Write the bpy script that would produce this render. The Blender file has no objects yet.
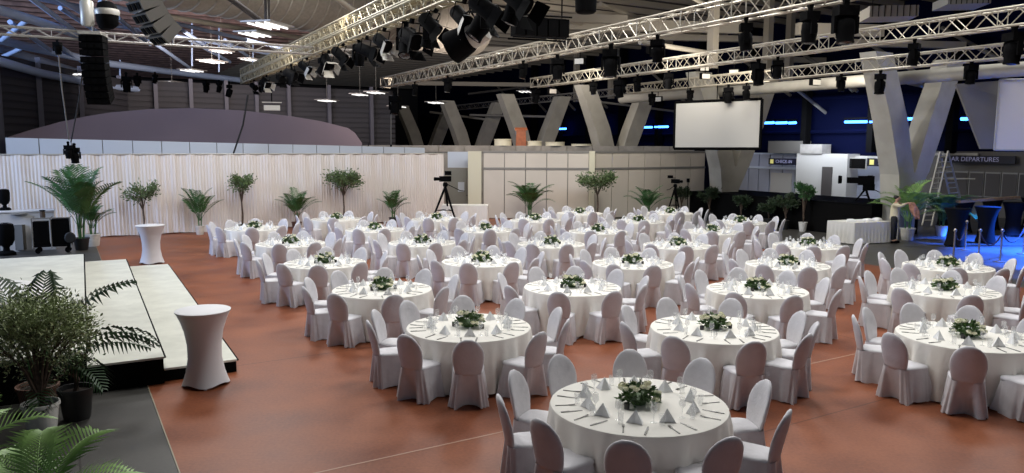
import bpy, math, random
from math import sin, cos, pi, radians, sqrt, atan2, tan
from mathutils import Vector, Matrix
random.seed(7)
SC = bpy.context.scene
COL = SC.collection
# ------------------------------------------------------------------ camera
F, PIT, CH, ROL = 759.6, radians(6.822), 3.402, radians(.2155)
_f = Vector((0, cos(PIT), -sin(PIT))); _d = Vector((0, -sin(PIT), -cos(PIT))); _x = Vector((1, 0, 0))
R_ = _x*cos(ROL) - _d*sin(ROL); D_ = _x*sin(ROL) + _d*cos(ROL)
cam = bpy.data.cameras.new('camera'); co = bpy.data.objects.new('camera', cam); COL.objects.link(co)
cam.sensor_width = 36; cam.lens = F/1024*36; cam.clip_end = 400; cam.clip_start = .05
m = Matrix((( R_.x, -D_.x, -_f.x, 0), (R_.y, -D_.y, -_f.y, 0), (R_.z, -D_.z, -_f.z, CH), (0, 0, 0, 1)))
co.matrix_world = m
SC.camera = co
SC.view_settings.view_transform = 'Standard'; SC.view_settings.look = 'None'
SC.view_settings.gamma = 1; SC.view_settings.use_curve_mapping = False
SC.view_settings.exposure = .13
def ray(px, py): return _f + R_*((px-512)/F) + D_*((py-236.5)/F)
def G(px, py, z=0):
    v = ray(px, py); return v*((z-CH)/v.z) + Vector((0, 0, CH))
def P(px, py, d):
    v = ray(px, py); return v*(d/v.y) + Vector((0, 0, CH))
U = Vector((-.51, .86, 0)).normalized(); V = Vector((.86, .51, 0)).normalized()   # the hall's two axes
UA = atan2(U.y, U.x); VA = atan2(V.y, V.x)
def on(px, py, p0, dr):                     # where the line of sight meets the upright plane through p0 along dr
    v = ray(px, py); n = Vector((-dr.y, dr.x, 0)); t = (Vector(p0)-Vector((0, 0, CH))).dot(n)/v.dot(n)
    return v*t + Vector((0, 0, CH))
# ------------------------------------------------------------------ materials
def mat(name, col, rough=.6, metal=0., noise=0., nscale=8., bump=0., bscale=40., emit=None, es=0., alpha=1., spec=.5, col2=None, ndetail=4, sheen=0.):
    M = bpy.data.materials.new(name); M.use_nodes = True; nt = M.node_tree; b = nt.nodes['Principled BSDF']
    b.inputs['Base Color'].default_value = (*col, 1); b.inputs['Roughness'].default_value = rough; b.inputs['Metallic'].default_value = metal
    b.inputs['Specular IOR Level'].default_value = spec
    if alpha < 1: b.inputs['Alpha'].default_value = alpha
    if sheen: b.inputs['Sheen Weight'].default_value = sheen
    if emit: b.inputs['Emission Color'].default_value = (*emit, 1); b.inputs['Emission Strength'].default_value = es
    tc = nt.nodes.new('ShaderNodeTexCoord')
    if noise or col2:
        n = nt.nodes.new('ShaderNodeTexNoise'); n.inputs['Scale'].default_value = nscale; n.inputs['Detail'].default_value = ndetail
        nt.links.new(tc.outputs['Object'], n.inputs['Vector'])
        r = nt.nodes.new('ShaderNodeMix'); r.data_type = 'RGBA'
        c2 = col2 or tuple(min(1, c*(1-noise)) for c in col); c1 = col if col2 else tuple(min(1, c*(1+noise*.6)) for c in col)
        r.inputs['A'].default_value = (*c1, 1); r.inputs['B'].default_value = (*c2, 1)
        mr = nt.nodes.new('ShaderNodeMapRange'); mr.inputs['From Min'].default_value = .35; mr.inputs['From Max'].default_value = .65
        nt.links.new(n.outputs['Fac'], mr.inputs['Value']); nt.links.new(mr.outputs['Result'], r.inputs['Factor']); nt.links.new(r.outputs['Result'], b.inputs['Base Color'])
    if bump:
        n2 = nt.nodes.new('ShaderNodeTexNoise'); n2.inputs['Scale'].default_value = bscale; n2.inputs['Detail'].default_value = 3
        nt.links.new(tc.outputs['Object'], n2.inputs['Vector'])
        bp = nt.nodes.new('ShaderNodeBump'); bp.inputs['Strength'].default_value = bump; bp.inputs['Distance'].default_value = .02
        nt.links.new(n2.outputs['Fac'], bp.inputs['Height']); nt.links.new(bp.outputs['Normal'], b.inputs['Normal'])
    return M
M = {}
M['cloth'] = mat('white_table_linen', (.83, .80, .73), .8, bump=.3, bscale=7)
M['chair'] = mat('white_chair_cover', (.66, .645, .665), .75, bump=.3, bscale=14, noise=.04)
M['napkin'] = mat('white_napkin', (.86, .86, .86), .8)
M['steel'] = mat('cutlery_steel', (.16, .155, .145), .3, metal=.85)
M['glass'] = mat('clear_glass', (.95, .96, .96), .08, alpha=.15, spec=1.)
M['leaf'] = mat('dark_leaf', (.075, .145, .04), .5, noise=.5, nscale=20)
M['rose'] = mat('cream_rose', (.86, .84, .62), .7, noise=.08, nscale=60)
M['votive'] = mat('black_votive', (.02, .02, .02), .3)
M['palmdark'] = mat('shaded_palm_leaf', (.03, .065, .025), .45, noise=.4, nscale=3)  # the leaf's own dark green
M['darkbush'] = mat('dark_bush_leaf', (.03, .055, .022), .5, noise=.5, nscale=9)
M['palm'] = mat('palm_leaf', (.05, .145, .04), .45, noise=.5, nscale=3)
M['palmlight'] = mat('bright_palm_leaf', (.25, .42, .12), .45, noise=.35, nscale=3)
M['olive'] = mat('olive_leaf', (.12, .19, .07), .5, noise=.6, nscale=9)
M['shrub'] = mat('shrub_leaf', (.30, .36, .17), .5, noise=.6, nscale=9)
M['bark'] = mat('bark', (.10, .07, .05), .9, noise=.4, nscale=20)
M['redbark'] = mat('reddish_stem', (.22, .12, .08), .9, noise=.3, nscale=20)
M['potwhite'] = mat('white_plastic_pot', (.72, .71, .66), .5, noise=.1)
M['potblack'] = mat('black_plastic_pot', (.015, .015, .015), .5)
M['potbrown'] = mat('brown_clay_pot', (.11, .05, .03), .7)
M['soil'] = mat('soil', (.03, .02, .015), 1)
M['spandex'] = mat('white_stretch_cover', (.74, .735, .745), .65)
M['blackspandex'] = mat('black_stretch_cover', (.005, .005, .006), .8, spec=.15)
M['alu'] = mat('truss_aluminium', (.47, .43, .35), .42, metal=.35)
M['alubrass'] = mat('warm_truss_aluminium', (.38, .33, .22), .42, metal=.35)
M['aluview'] = mat('dull_truss_aluminium', (.42, .40, .38), .5, metal=.4)
M['black'] = mat('black_metal', (.003, .003, .0034), .8, spec=.06)
M['blackfab'] = mat('black_drape', (.005, .005, .005), .95, spec=.05)
M['rubber'] = mat('black_cable', (.012, .012, .012), .7)
M['lens'] = mat('lens', (.012, .012, .014), .2, spec=.5)
M['flap'] = mat('pale_lamp_shell', (.50, .48, .43), .4, metal=.2)
M['concrete'] = mat('concrete', (.40, .38, .33), .85, noise=.12, nscale=1.2, bump=.1)
M['ledge'] = mat('ledge_concrete', (.30, .28, .25), .9, noise=.2, nscale=2)
M['panel'] = mat('white_wall_panel', (.66, .60, .52), .6, noise=.04, nscale=.8)
M['panelcool'] = mat('pale_blue_panel', (.60, .65, .72), .5)
M['seam'] = mat('aluminium_post', (.28, .27, .25), .5, metal=.3)
M['ivory'] = mat('ivory_paint', (.70, .66, .50), .6)
M['backdrop'] = mat('backdrop_grey', (.20, .19, .165), .85, noise=.06, nscale=1)
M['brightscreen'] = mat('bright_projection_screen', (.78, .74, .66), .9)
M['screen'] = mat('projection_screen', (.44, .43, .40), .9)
M['arch'] = mat('mauve_painted_wall', (.36, .285, .33), .8, noise=.05, nscale=.3)
M['slat'] = mat('dark_slat', (.045, .045, .055), .7)
M['post'] = mat('grey_post', (.14, .14, .18), .6)
M['tube'] = mat('blue_grey_tube', (.42, .54, .78), .5)
M['purlin'] = mat('rusty_purlin', (.25, .155, .13), .8, noise=.3, nscale=2)
M['deck'] = mat('dark_roof_deck', (.035, .03, .03), .9)
M['beam'] = mat('beige_roof_beam', (.30, .27, .22), .7)
M['duct'] = mat('duct_metal', (.30, .275, .235), .55, metal=.2, noise=.1)
M['stage'] = mat('cream_stage_carpet', (.66, .66, .58), .9, noise=.09, nscale=2.4, bump=.3, bscale=6)
M['navy'] = mat('navy_wall', (.0012, .0025, .017), .85, spec=.05)
M['greywall'] = mat('grey_wall', (.13, .12, .105), .7)
M['darkgrey'] = mat('dark_grey_panel', (.07, .06, .055), .5)
M['signblack'] = mat('sign_black', (.008, .008, .02), .4)
M['signtext'] = mat('sign_text', (.35, .35, .50), .5, emit=(.45, .45, .8), es=.1)
M['signyellow'] = mat('sign_yellow', (.55, .5, .12), .5, emit=(.8, .75, .3), es=.35)
M['blueglow'] = mat('blue_light_tube', (.02, .05, .5), .5, emit=(.04, .2, 1), es=9)
M['tubelit'] = mat('white_fluorescent', (.9, .9, .9), .5, emit=(1, .98, .95), es=1.3)
M['monitor'] = mat('monitor_off', (.005, .005, .005), .15)
M['wood'] = mat('orange_brown_wood', (.33, .10, .04), .5, noise=.2, nscale=6)
M['palewood'] = mat('pale_wood', (.55, .36, .20), .6, noise=.15, nscale=5)
M['skin'] = mat('skin', (.52, .30, .21), .6)
M['hair'] = mat('dark_hair', (.012, .009, .008), .6)
M['shirt'] = mat('cream_shirt', (.62, .55, .38), .8)
M['trousers'] = mat('black_trousers', (.01, .01, .012), .8)
M['pinkcloth'] = mat('pinkish_brown_cloth', (.50, .24, .16), .8, noise=.35, nscale=8)
M['bluemetal'] = mat('ladder_aluminium', (.50, .54, .70), .4, metal=.3)
M['brass'] = mat('stanchion_metal', (.35, .30, .25), .3, metal=.7)
M['orange'] = mat('orange_cloth', (.6, .15, .03), .7)
# red floor: polished concrete, mottled, with joints
def floor_mat(name, c1, c2, rough, joints=True):
    Mx = mat(name, c1, rough, spec=.3); nt = Mx.node_tree; b = nt.nodes['Principled BSDF']; N = nt.nodes.new; L = nt.links.new
    tc = N('ShaderNodeTexCoord'); mp = N('ShaderNodeMapping'); mp.inputs['Rotation'].default_value[2] = -VA; L(tc.outputs['Object'], mp.inputs['Vector'])
    n1 = N('ShaderNodeTexNoise'); n1.inputs['Scale'].default_value = .9; n1.inputs['Detail'].default_value = 6; L(tc.outputs['Object'], n1.inputs['Vector'])
    n2 = N('ShaderNodeTexNoise'); n2.inputs['Scale'].default_value = 26; n2.inputs['Detail'].default_value = 3; L(tc.outputs['Object'], n2.inputs['Vector'])
    a = N('ShaderNodeMath'); a.operation = 'MULTIPLY_ADD'; L(n2.outputs['Fac'], a.inputs[0]); a.inputs[1].default_value = .45; L(n1.outputs['Fac'], a.inputs[2])
    mr = N('ShaderNodeMapRange'); mr.inputs['From Min'].default_value = .5; mr.inputs['From Max'].default_value = .92; L(a.outputs[0], mr.inputs['Value'])
    mx = N('ShaderNodeMix'); mx.data_type = 'RGBA'; mx.inputs['A'].default_value = (*c1, 1); mx.inputs['B'].default_value = (*c2, 1); L(mr.outputs['Result'], mx.inputs['Factor'])
    out = mx.outputs['Result']
    if joints:
        bk = N('ShaderNodeTexBrick'); bk.offset = 0; bk.inputs['Scale'].default_value = 1; bk.inputs['Brick Width'].default_value = 6; bk.inputs['Row Height'].default_value = 6
        bk.inputs['Mortar Size'].default_value = .012; bk.inputs['Color1'].default_value = bk.inputs['Color2'].default_value = (1, 1, 1, 1); bk.inputs['Mortar'].default_value = (.55, .5, .5, 1)
        L(mp.outputs['Vector'], bk.inputs['Vector'])
        m2 = N('ShaderNodeMix'); m2.data_type = 'RGBA'; m2.blend_type = 'MULTIPLY'; m2.inputs['Factor'].default_value = 1; L(out, m2.inputs['A']); L(bk.outputs['Color'], m2.inputs['B']); out = m2.outputs['Result']
    L(out, b.inputs['Base Color'])
    r2 = N('ShaderNodeMapRange'); r2.inputs['To Min'].default_value = rough-.08; r2.inputs['To Max'].default_value = rough+.14; L(n1.outputs['Fac'], r2.inputs['Value']); L(r2.outputs['Result'], b.inputs['Roughness'])
    return Mx
M['redfloor'] = floor_mat('red_polished_floor', (.165, .045, .018), (.30, .096, .040), .42)
M['greyfloor'] = floor_mat('grey_polished_floor', (.055, .053, .048), (.085, .08, .072), .4)
# ------------------------------------------------------------------ geometry helpers
class MB:
    def __init__(s): s.v = []; s.f = []
    def add(s, vs, fs):
        o = len(s.v); s.v += [tuple(x) for x in vs]; s.f += [tuple(i+o for i in f) for f in fs]; return s
    def box(s, c, d, rz=0, R=None):
        x, y, z = d[0]/2, d[1]/2, d[2]/2; R = R or Matrix.Rotation(rz, 3, 'Z'); c = Vector(c)
        return s.add([c + R @ Vector((a*x, b*y, e*z)) for a in (-1, 1) for b in (-1, 1) for e in (-1, 1)],
                     [(0, 1, 3, 2), (4, 6, 7, 5), (0, 4, 5, 1), (2, 3, 7, 6), (0, 2, 6, 4), (1, 5, 7, 3)])
    def tube(s, pts, r, n=6, cap=True):
        pts = [Vector(p) for p in pts]; rs = r if isinstance(r, (list, tuple)) else [r]*len(pts); vs = []; fs = []
        for i, p in enumerate(pts):
            t = (pts[min(i+1, len(pts)-1)] - pts[max(i-1, 0)]).normalized()
            a = t.cross(Vector((0, 0, 1)))
            if a.length < .05: a = t.cross(Vector((1, 0, 0)))
            a.normalize(); b = t.cross(a)
            for k in range(n): vs.append(p + (a*cos(2*pi*k/n) + b*sin(2*pi*k/n))*rs[i])
        for i in range(len(pts)-1):
            for k in range(n): fs.append((i*n+k, i*n+(k+1) % n, (i+1)*n+(k+1) % n, (i+1)*n+k))
        if cap: fs += [tuple(range(n))[::-1], tuple(range((len(pts)-1)*n, len(pts)*n))]
        return s.add(vs, fs)
    def lathe(s, prof, n=24, c=(0, 0, 0), cap=True, R=None):
        vs = []; fs = []; c = Vector(c)
        for r, z in prof:
            for k in range(n):
                q = Vector((r*cos(2*pi*k/n), r*sin(2*pi*k/n), z)); vs.append(c + (R @ q if R else q))
        for i in range(len(prof)-1):
            for k in range(n): fs.append((i*n+k, i*n+(k+1) % n, (i+1)*n+(k+1) % n, (i+1)*n+k))
        if cap: fs += [tuple(range(n))[::-1], tuple(range((len(prof)-1)*n, len(prof)*n))]
        return s.add(vs, fs)
    def prism(s, poly, h):                  # poly: 3D points, h: vector
        n = len(poly); h = Vector(h); a = [Vector(p) for p in poly]
        return s.add(a + [p+h for p in a], [tuple(range(n))[::-1], tuple(range(n, 2*n))] + [(i, (i+1) % n, n+(i+1) % n, n+i) for i in range(n)])
    def mesh(s, name, m_, smooth=False):
        me = bpy.data.meshes.new(name); me.from_pydata(s.v, [], s.f); me.validate(); me.update()
        if smooth:
            me.polygons.foreach_set('use_smooth', [True]*len(me.polygons)); 
            if smooth != 'all': me.set_sharp_from_angle(angle=radians(50))
        me.materials.append(m_); return me
def obj(name, me, parent=None, loc=None, rz=None):
    o = bpy.data.objects.new(name, me); COL.objects.link(o)
    if parent: o.parent = parent
    if loc is not None: o.location = loc
    if rz is not None: o.rotation_euler = (0, 0, rz)
    return o
def tag(o, label, cat, group=None, kind=None):
    o['label'] = label; o['category'] = cat
    if group: o['group'] = group
    if kind: o['kind'] = kind
    return o
def thing(name, label, cat, loc=(0, 0, 0), rz=0, group=None, me=None):
    o = bpy.data.objects.new(name, me); COL.objects.link(o); o.location = loc; o.rotation_euler = (0, 0, rz); o.empty_display_size = .1
    return tag(o, label, cat, group)
def struct(name, me, label=None, parent=None):
    o = obj(name, me, parent); 
    if not parent:
        o['kind'] = 'structure'; o['category'] = name.split('_')[0]
        if label: o['label'] = label
    return o
# ================================================================== THE HALL SHELL
c = MB(); c.add([(-80, -12, 0), (90, -12, 0), (90, 150, 0), (-80, 150, 0)], [(0, 1, 2, 3)])
struct('floor', c.mesh('floor', M['greyfloor']), 'dark grey polished concrete floor of the hall')
# red area: a parallelogram between two lines along U, 4 mm above
a0 = Vector((-5.15, 10.44, 0)); a1 = Vector((10.9, 21.0, 0))
c = MB(); q = [a0 - U*11, a1 - U*22, a1 + U*28, a0 + U*36]
c.add([Vector((x.x, x.y, .004)) for x in q], [(0, 1, 2, 3)])
struct('floor_red', c.mesh('floor_red', M['redfloor']), 'red-brown polished concrete floor under the tables')
c = MB(); c.prism([a0-U*11+Vector((0, 0, 0)), a0-U*11-V*.014, a0+U*17-V*.014, a0+U*17], (0, 0, .008))
struct('trim_floor', c.mesh('trim_floor', mat('brass_strip', (.30, .26, .18), .5)), 'thin metal joint strip between grey and red floor')
ja, jb = G(322, 472), G(512, 430); jd = (jb-ja).normalized(); jn = Vector((-jd.y, jd.x, 0))*.012
c = MB(); c.prism([ja-jd*1.5-jn+Vector((0, 0, .004)), ja+jd*9-jn+Vector((0, 0, .004)), ja+jd*9+jn+Vector((0, 0, .004)), ja-jd*1.5+jn+Vector((0, 0, .004))], (0, 0, .002))
struct('trim_joint', c.mesh('trim_joint', mat('pale_joint', (.38, .22, .15), .5)), 'thin pale joint line across the red floor')
# roof deck
RZ = 11.2
c = MB(); c.prism([Vector((-5, -12, RZ))-V*60, Vector((-5, -12, RZ))+V*70, Vector((-5, -12, RZ))+V*70+U*150, Vector((-5, -12, RZ))-V*60+U*150], (0, 0, .3))
struct('ceiling', c.mesh('ceiling', M['deck']), 'dark roof deck high over the hall')
def line_wall(name, p0, dr, L, z0, z1, th, m_, label, parent=None):
    p0 = Vector(p0); n = Vector((-dr.y, dr.x, 0))*th; a = p0.copy(); a.z = z0
    c = MB(); c.prism([a, a+dr*L, a+dr*L+n, a+n], (0, 0, z1-z0)); return struct(name, c.mesh(name, m_), label, parent)
# left side wall, far wall, right wall
LW0 = Vector((-23, 46, 0))
w = line_wall('wall_left', LW0, (Vector((-21.5, 24, 0))-LW0).normalized(), 24, 0, 7.2, -.3, M['slat'], 'dark slatted side wall of the hall')
w = line_wall('wall_back', LW0, V, 17, 0, 7.2, .3, M['slat'], 'dark slatted far wall with grey posts')
far0 = LW0 + V*17
w = line_wall('wall_far', far0 + U*50 - V*70, V, 140, 0, RZ, .3, M['deck'], 'unlit far end wall of the hall')
w = line_wall('wall_side', far0, U, 50, 0, 7.2, .3, M['deck'], 'unlit side wall deep in the hall')
# slats and posts of the far left walls
for (p0, dr, L) in ((LW0, (Vector((-21.5, 24, 0))-LW0).normalized(), 24), (LW0, V, 17)):
    n = Vector((dr.y, -dr.x, 0)) if dr is V else Vector((-dr.y, dr.x, 0))*1
    if dr is not V: n = Vector((1, 0, 0))
    c = MB()
    for k in range(13):
        z = 2.7+k*.34; a = p0 + n*.04; a = Vector((a.x, a.y, z)); c.box(a+dr*L/2, (L, .06, .22), atan2(dr.y, dr.x))
    o = struct('wall_slats', c.mesh('wall_slats', mat('wall_slat_grey', (.058, .058, .070), .7)), 'horizontal grey cladding boards on the dark wall')
for px, dr_i in ((2, 0), (43, 0), (84, 0), (122, 1), (158, 1), (193, 1), (228, 1), (258, 1), (290, 1), (330, 1), (372, 1)):
    dr = V if dr_i else (Vector((-21.5, 24, 0))-LW0).normalized()
    b = on(px, 140, LW0, dr); b = Vector((b.x, b.y, 0)) - (b - Vector((0, 0, b.z))).normalized()*.35
    c = MB(); c.box((b.x, b.y, 3.7), (.22, .22, 7.4), VA)
    struct('trim_post', c.mesh('trim_post', M['post']), 'grey upright post against the slatted wall')
# right-hand side wall running along U behind the columns
RW0 = Vector((25.2, 35, 0))
line_wall('wall_right', RW0 - U*12, U, 85, 0, RZ, -.3, M['navy'], 'dark navy upper side wall lit by blue tubes')
# ---- mauve arched screen wall behind the curtain
A0 = Vector((-14.9, 27.8, 0)) + U*7
pts = [(8, 137), (30, 130), (60, 122), (85, 116.5), (110, 112.5), (150, 109), (190, 108), (240, 110.2), (290, 116), (320, 121), (348, 128), (355, 133), (362, 143)]
poly = [on(x, y, A0, V) for x, y in pts]; e = poly[-1]; s0 = poly[0]
poly = poly + [Vector((e.x, e.y, .5)), Vector((s0.x, s0.y, .5))]
c = MB(); c.prism(poly, U*.35); o = struct('wall_arch', c.mesh('wall_arch', M['arch']), 'mauve-grey arched screen wall rising behind the curtain')
# ---- pale band of panels behind the curtain
B0 = Vector((-14.9, 27.8, 0)) + U*1.3
bs = on(5, 139, B0, V); be = on(425, 147, B0, V)
Lb = (be-bs).xy.length; nb = int(round(Lb/1.02)); 
for i in range(nb):
    a = bs + V*(i*Lb/nb+.015); b = bs + V*((i+1)*Lb/nb-.015); za = 3.62 - .33*i/nb; zb = 3.62-.33*(i+1)/nb
    a = Vector((a.x, a.y, .1)); b = Vector((b.x, b.y, .1))
    c = MB(); c.prism([a, b, Vector((b.x, b.y, zb)), Vector((a.x, a.y, za))], U*.05)
    struct('wall_panel', c.mesh('wall_panel', M['panelcool']), 'pale blue-white partition panel showing over the curtain')
c = MB(); a = bs+U*.06; b = be+U*.06; c.prism([Vector((a.x, a.y, .1)), Vector((b.x, b.y, .1)), Vector((b.x, b.y, 3.27)), Vector((a.x, a.y, 3.6))], U*.04)
struct('wall_partition', c.mesh('wall_partition', M['seam']), 'frame behind the pale partition panels')
# ---- curtain (pleated drape) along V
C0 = Vector((-14.9, 27.75, 0)) - V*6.6
L = 20.3; n = 1300; rows = [0.03, .6, 1.6, 2.7, 2.95, 3.02]
c = MB(); vs = []
for j, z in enumerate(rows):
    for i in range(n+1):
        t = i*L/n; k = 1.15-.55*z/3
        d = .013*k*sin(2*pi*t/.115 + 1.6*sin(t*1.3)) + .015*k*sin(2*pi*t/.37+sin(t*2.1)*2.5)*(.6+.4*sin(t*.9)) + .02*sin(t*9+z)
        p = C0 + V*t - U*d; vs.append((p.x, p.y, z + (.02*sin(t*3) if j == 0 else 0)))
fs = [(j*(n+1)+i, j*(n+1)+i+1, (j+1)*(n+1)+i+1, (j+1)*(n+1)+i) for j in range(len(rows)-1) for i in range(n)]
c.add(vs, fs)
t = thing('curtain', 'long white pleated drape hung across the back of the hall', 'curtain')
M['drape'] = mat('white_drape', (.80, .745, .715), .85)
obj('drape', c.mesh('drape', M['drape'], 'all'), t)
c = MB(); c.tube([C0+Vector((0, 0, 3.03)), C0+V*L+Vector((0, 0, 3.03))], .03); obj('top_rail', c.mesh('top_rail', M['flap']), t)
# ---- white partition wall: first run faces the camera, second run along V
def panel_run(p0, dr, n_, w_, zt, zr, side):
    for i in range(n_):
        for (z0, z1) in ((.03, zr-.05), (zr+.05, zt-.06)):
            a = p0 + dr*(i*w_+.02); b = p0 + dr*((i+1)*w_-.02)
            c = MB(); c.prism([Vector((a.x, a.y, z0)), Vector((b.x, b.y, z0)), Vector((b.x, b.y, z1)), Vector((a.x, a.y, z1))], side*.04)
            struct('wall_panel', c.mesh('wall_panel', M['panel']), 'off-white partition wall panel between aluminium posts')
    b = p0 + side*.045; c = MB(); e = b + dr*(n_*w_)
    c.prism([b, e, e+Vector((0, 0, zt-.05)), b+Vector((0, 0, zt-.05))], side*.03)
    struct('wall_partition', c.mesh('wall_partition', M['seam']), 'aluminium framework of the partition wall')
    c = MB(); q = p0 - side*.03
    for z in (zr, zt): c.prism([Vector((q.x, q.y, z-.05)), Vector(((q+dr*n_*w_).x, (q+dr*n_*w_).y, z-.05)), Vector(((q+dr*n_*w_).x, (q+dr*n_*w_).y, z+.05)), Vector((q.x, q.y, z+.05))], side*.09)
    struct('trim_rail', c.mesh('trim_rail', M['seam']), 'aluminium rails across the partition wall')
panel_run(Vector((-1.35, 35.5, 0)), Vector((1, 0, 0)), 5, .985, 3.12, 2.34, Vector((0, 1, 0)))
panel_run(Vector((3.85, 35.5, 0)), V, 7, 1.0, 3.12, 2.34, U)
c = MB(); c.box((3.7, 35.5, 1.58), (.26, .3, 3.16)); struct('trim_pillar', c.mesh('trim_pillar', M['ivory']), 'pale corner pillar of the partition wall')
# lit entrance bay between curtain end and the partition: ivory pillar, blue glass panel, door
c = MB(); c.box((-1.75, 35.5, 1.57), (.62, .12, 3.14)); struct('wall_bay', c.mesh('wall_bay', M['ivory']), 'ivory lit partition panel beside the doorway')
c = MB(); c.box((-2.55, 36.1, 2.73), (1.0, .08, .75)); struct('wall_transom', c.mesh('wall_transom', M['panelcool']), 'pale blue panel over the doorway')
t = struct('door_1', MB().box((-2.5, 36.1, 1.17), (.92, .05, 2.3)).mesh('door_1', mat('grey_green_door', (.27, .27, .24), .5)), 'grey door behind the camera tripod')
struct('door_pane', MB().box((-2.42, 36.06, 1.45), (.3, .03, .45)).mesh('door_pane', M['panelcool']), None, t)
struct('door_handle', MB().box((-2.13, 36.05, 1.05), (.12, .05, .03)).mesh('door_handle', M['steel']), None, t)
# ---- concrete gallery ledge behind the partition
c = MB(); c.box((.8, 40.3, 1.7), (17.4, .5, 3.4)); struct('wall_gallery', c.mesh('wall_gallery', M['ledge']), 'dark concrete gallery wall above the white partition')
for i in range(13):
    c = MB(); c.box((-7.2+i*1.34, 40.03, 3.23), (1.29, .1, .34)); struct('trim_coping', c.mesh('trim_coping', M['ledge']), 'coping block of the concrete gallery ledge')
for (x0, x1, y0, y1, lb) in ((494, 512, 139, 147.6, 'round cream drum seat left of the wooden lectern on the ledge'), (526, 542, 141, 147.6, 'round cream drum seat just beside the wooden lectern, partly hidden'), (545, 565, 142, 147.6, 'low round cream drum seat on the ledge between two sloping columns'), (571, 592, 144, 147.6, 'lowest and rightmost round cream drum seat on the gallery ledge')):
    a = P(x0, y1, 40.35); b = P(x1, y0, 40.35); r = (b.x-a.x)/2; h = b.z-3.4
    t = thing('drum_stool', lb, 'stool', ((a.x+b.x)/2, 40.35, 3.4), group='drum seats on the gallery ledge')
    obj('base', MB().lathe([(r*.96, 0), (r*.96, h*.8)], 24).mesh('base', M['ivory'], True), t)
    obj('cushion', MB().lathe([(r*.9, h*.8), (r, h*.84), (r, h*.96), (r*.9, h)], 24).mesh('cushion', M['ivory'], True), t)
a = P(521, 147, 40.1)
t = thing('lectern', 'orange-brown wooden lectern standing on the gallery ledge', 'lectern', (a.x, 40.2, 3.4))
obj('body', MB().prism([(-.28, -.2, 0), (.28, -.2, 0), (.24, -.2, .78), (-.24, -.2, .78)], (0, .36, 0)).mesh('body', M['wood']), t)
obj('slanted_top', MB().prism([(-.32, -.24, .78), (.32, -.24, .78), (.32, .22, .9), (-.32, .22, .9)], (0, 0, .05)).mesh('slanted_top', M['wood']), t)
# ---- V-shaped concrete columns
VC0 = Vector((14.9, 28.9, 0)); STEP = Vector((-4.5, 7.6, 0))
def beam_pts(p, w_, t_):
    return [p - V*w_ - U*t_, p + V*w_ - U*t_, p + V*w_ + U*t_, p - V*w_ + U*t_]
for k in range(6):
    b = VC0 + STEP*k; c = MB()
    def loft(secs):
        vs = []; 
        for (s, z, w_, t_) in secs: vs += beam_pts(b + V*s + Vector((0, 0, z)), w_, t_)
        n_ = len(secs); fs = [(3, 2, 1, 0), tuple(range(4*n_-4, 4*n_))]
        for i in range(n_-1):
            for j in range(4): fs.append((i*4+j, i*4+(j+1) % 4, i*4+4+(j+1) % 4, i*4+4+j))
        c.add(vs, fs)
    loft([(-.32, 0, .50, .38), (-.30, 1.3, .54, .38), (-.05, 2.45, .93, .385)])
    loft([(-.50, 2.4, .48, .38), (-1.15, 4.4, .52, .37), (-2.20, 6.75, .5, .32)])
    loft([(.46, 2.4, .44, .38), (1.3, 4.4, .52, .37), (2.35, 6.75, .5, .32)])
    lb = ['nearest V-shaped concrete column, its trunk beside the potted palm', 'V-shaped concrete column behind the large projection screen', 'V-shaped concrete column rising behind the ledge near the screen', 'V-shaped concrete column beside the wooden lectern', 'V-shaped concrete column left of the lectern', 'dim farthest V-shaped concrete column'][k]
    o = struct('pillar', c.mesh('pillar', M['concrete']), lb)
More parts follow.
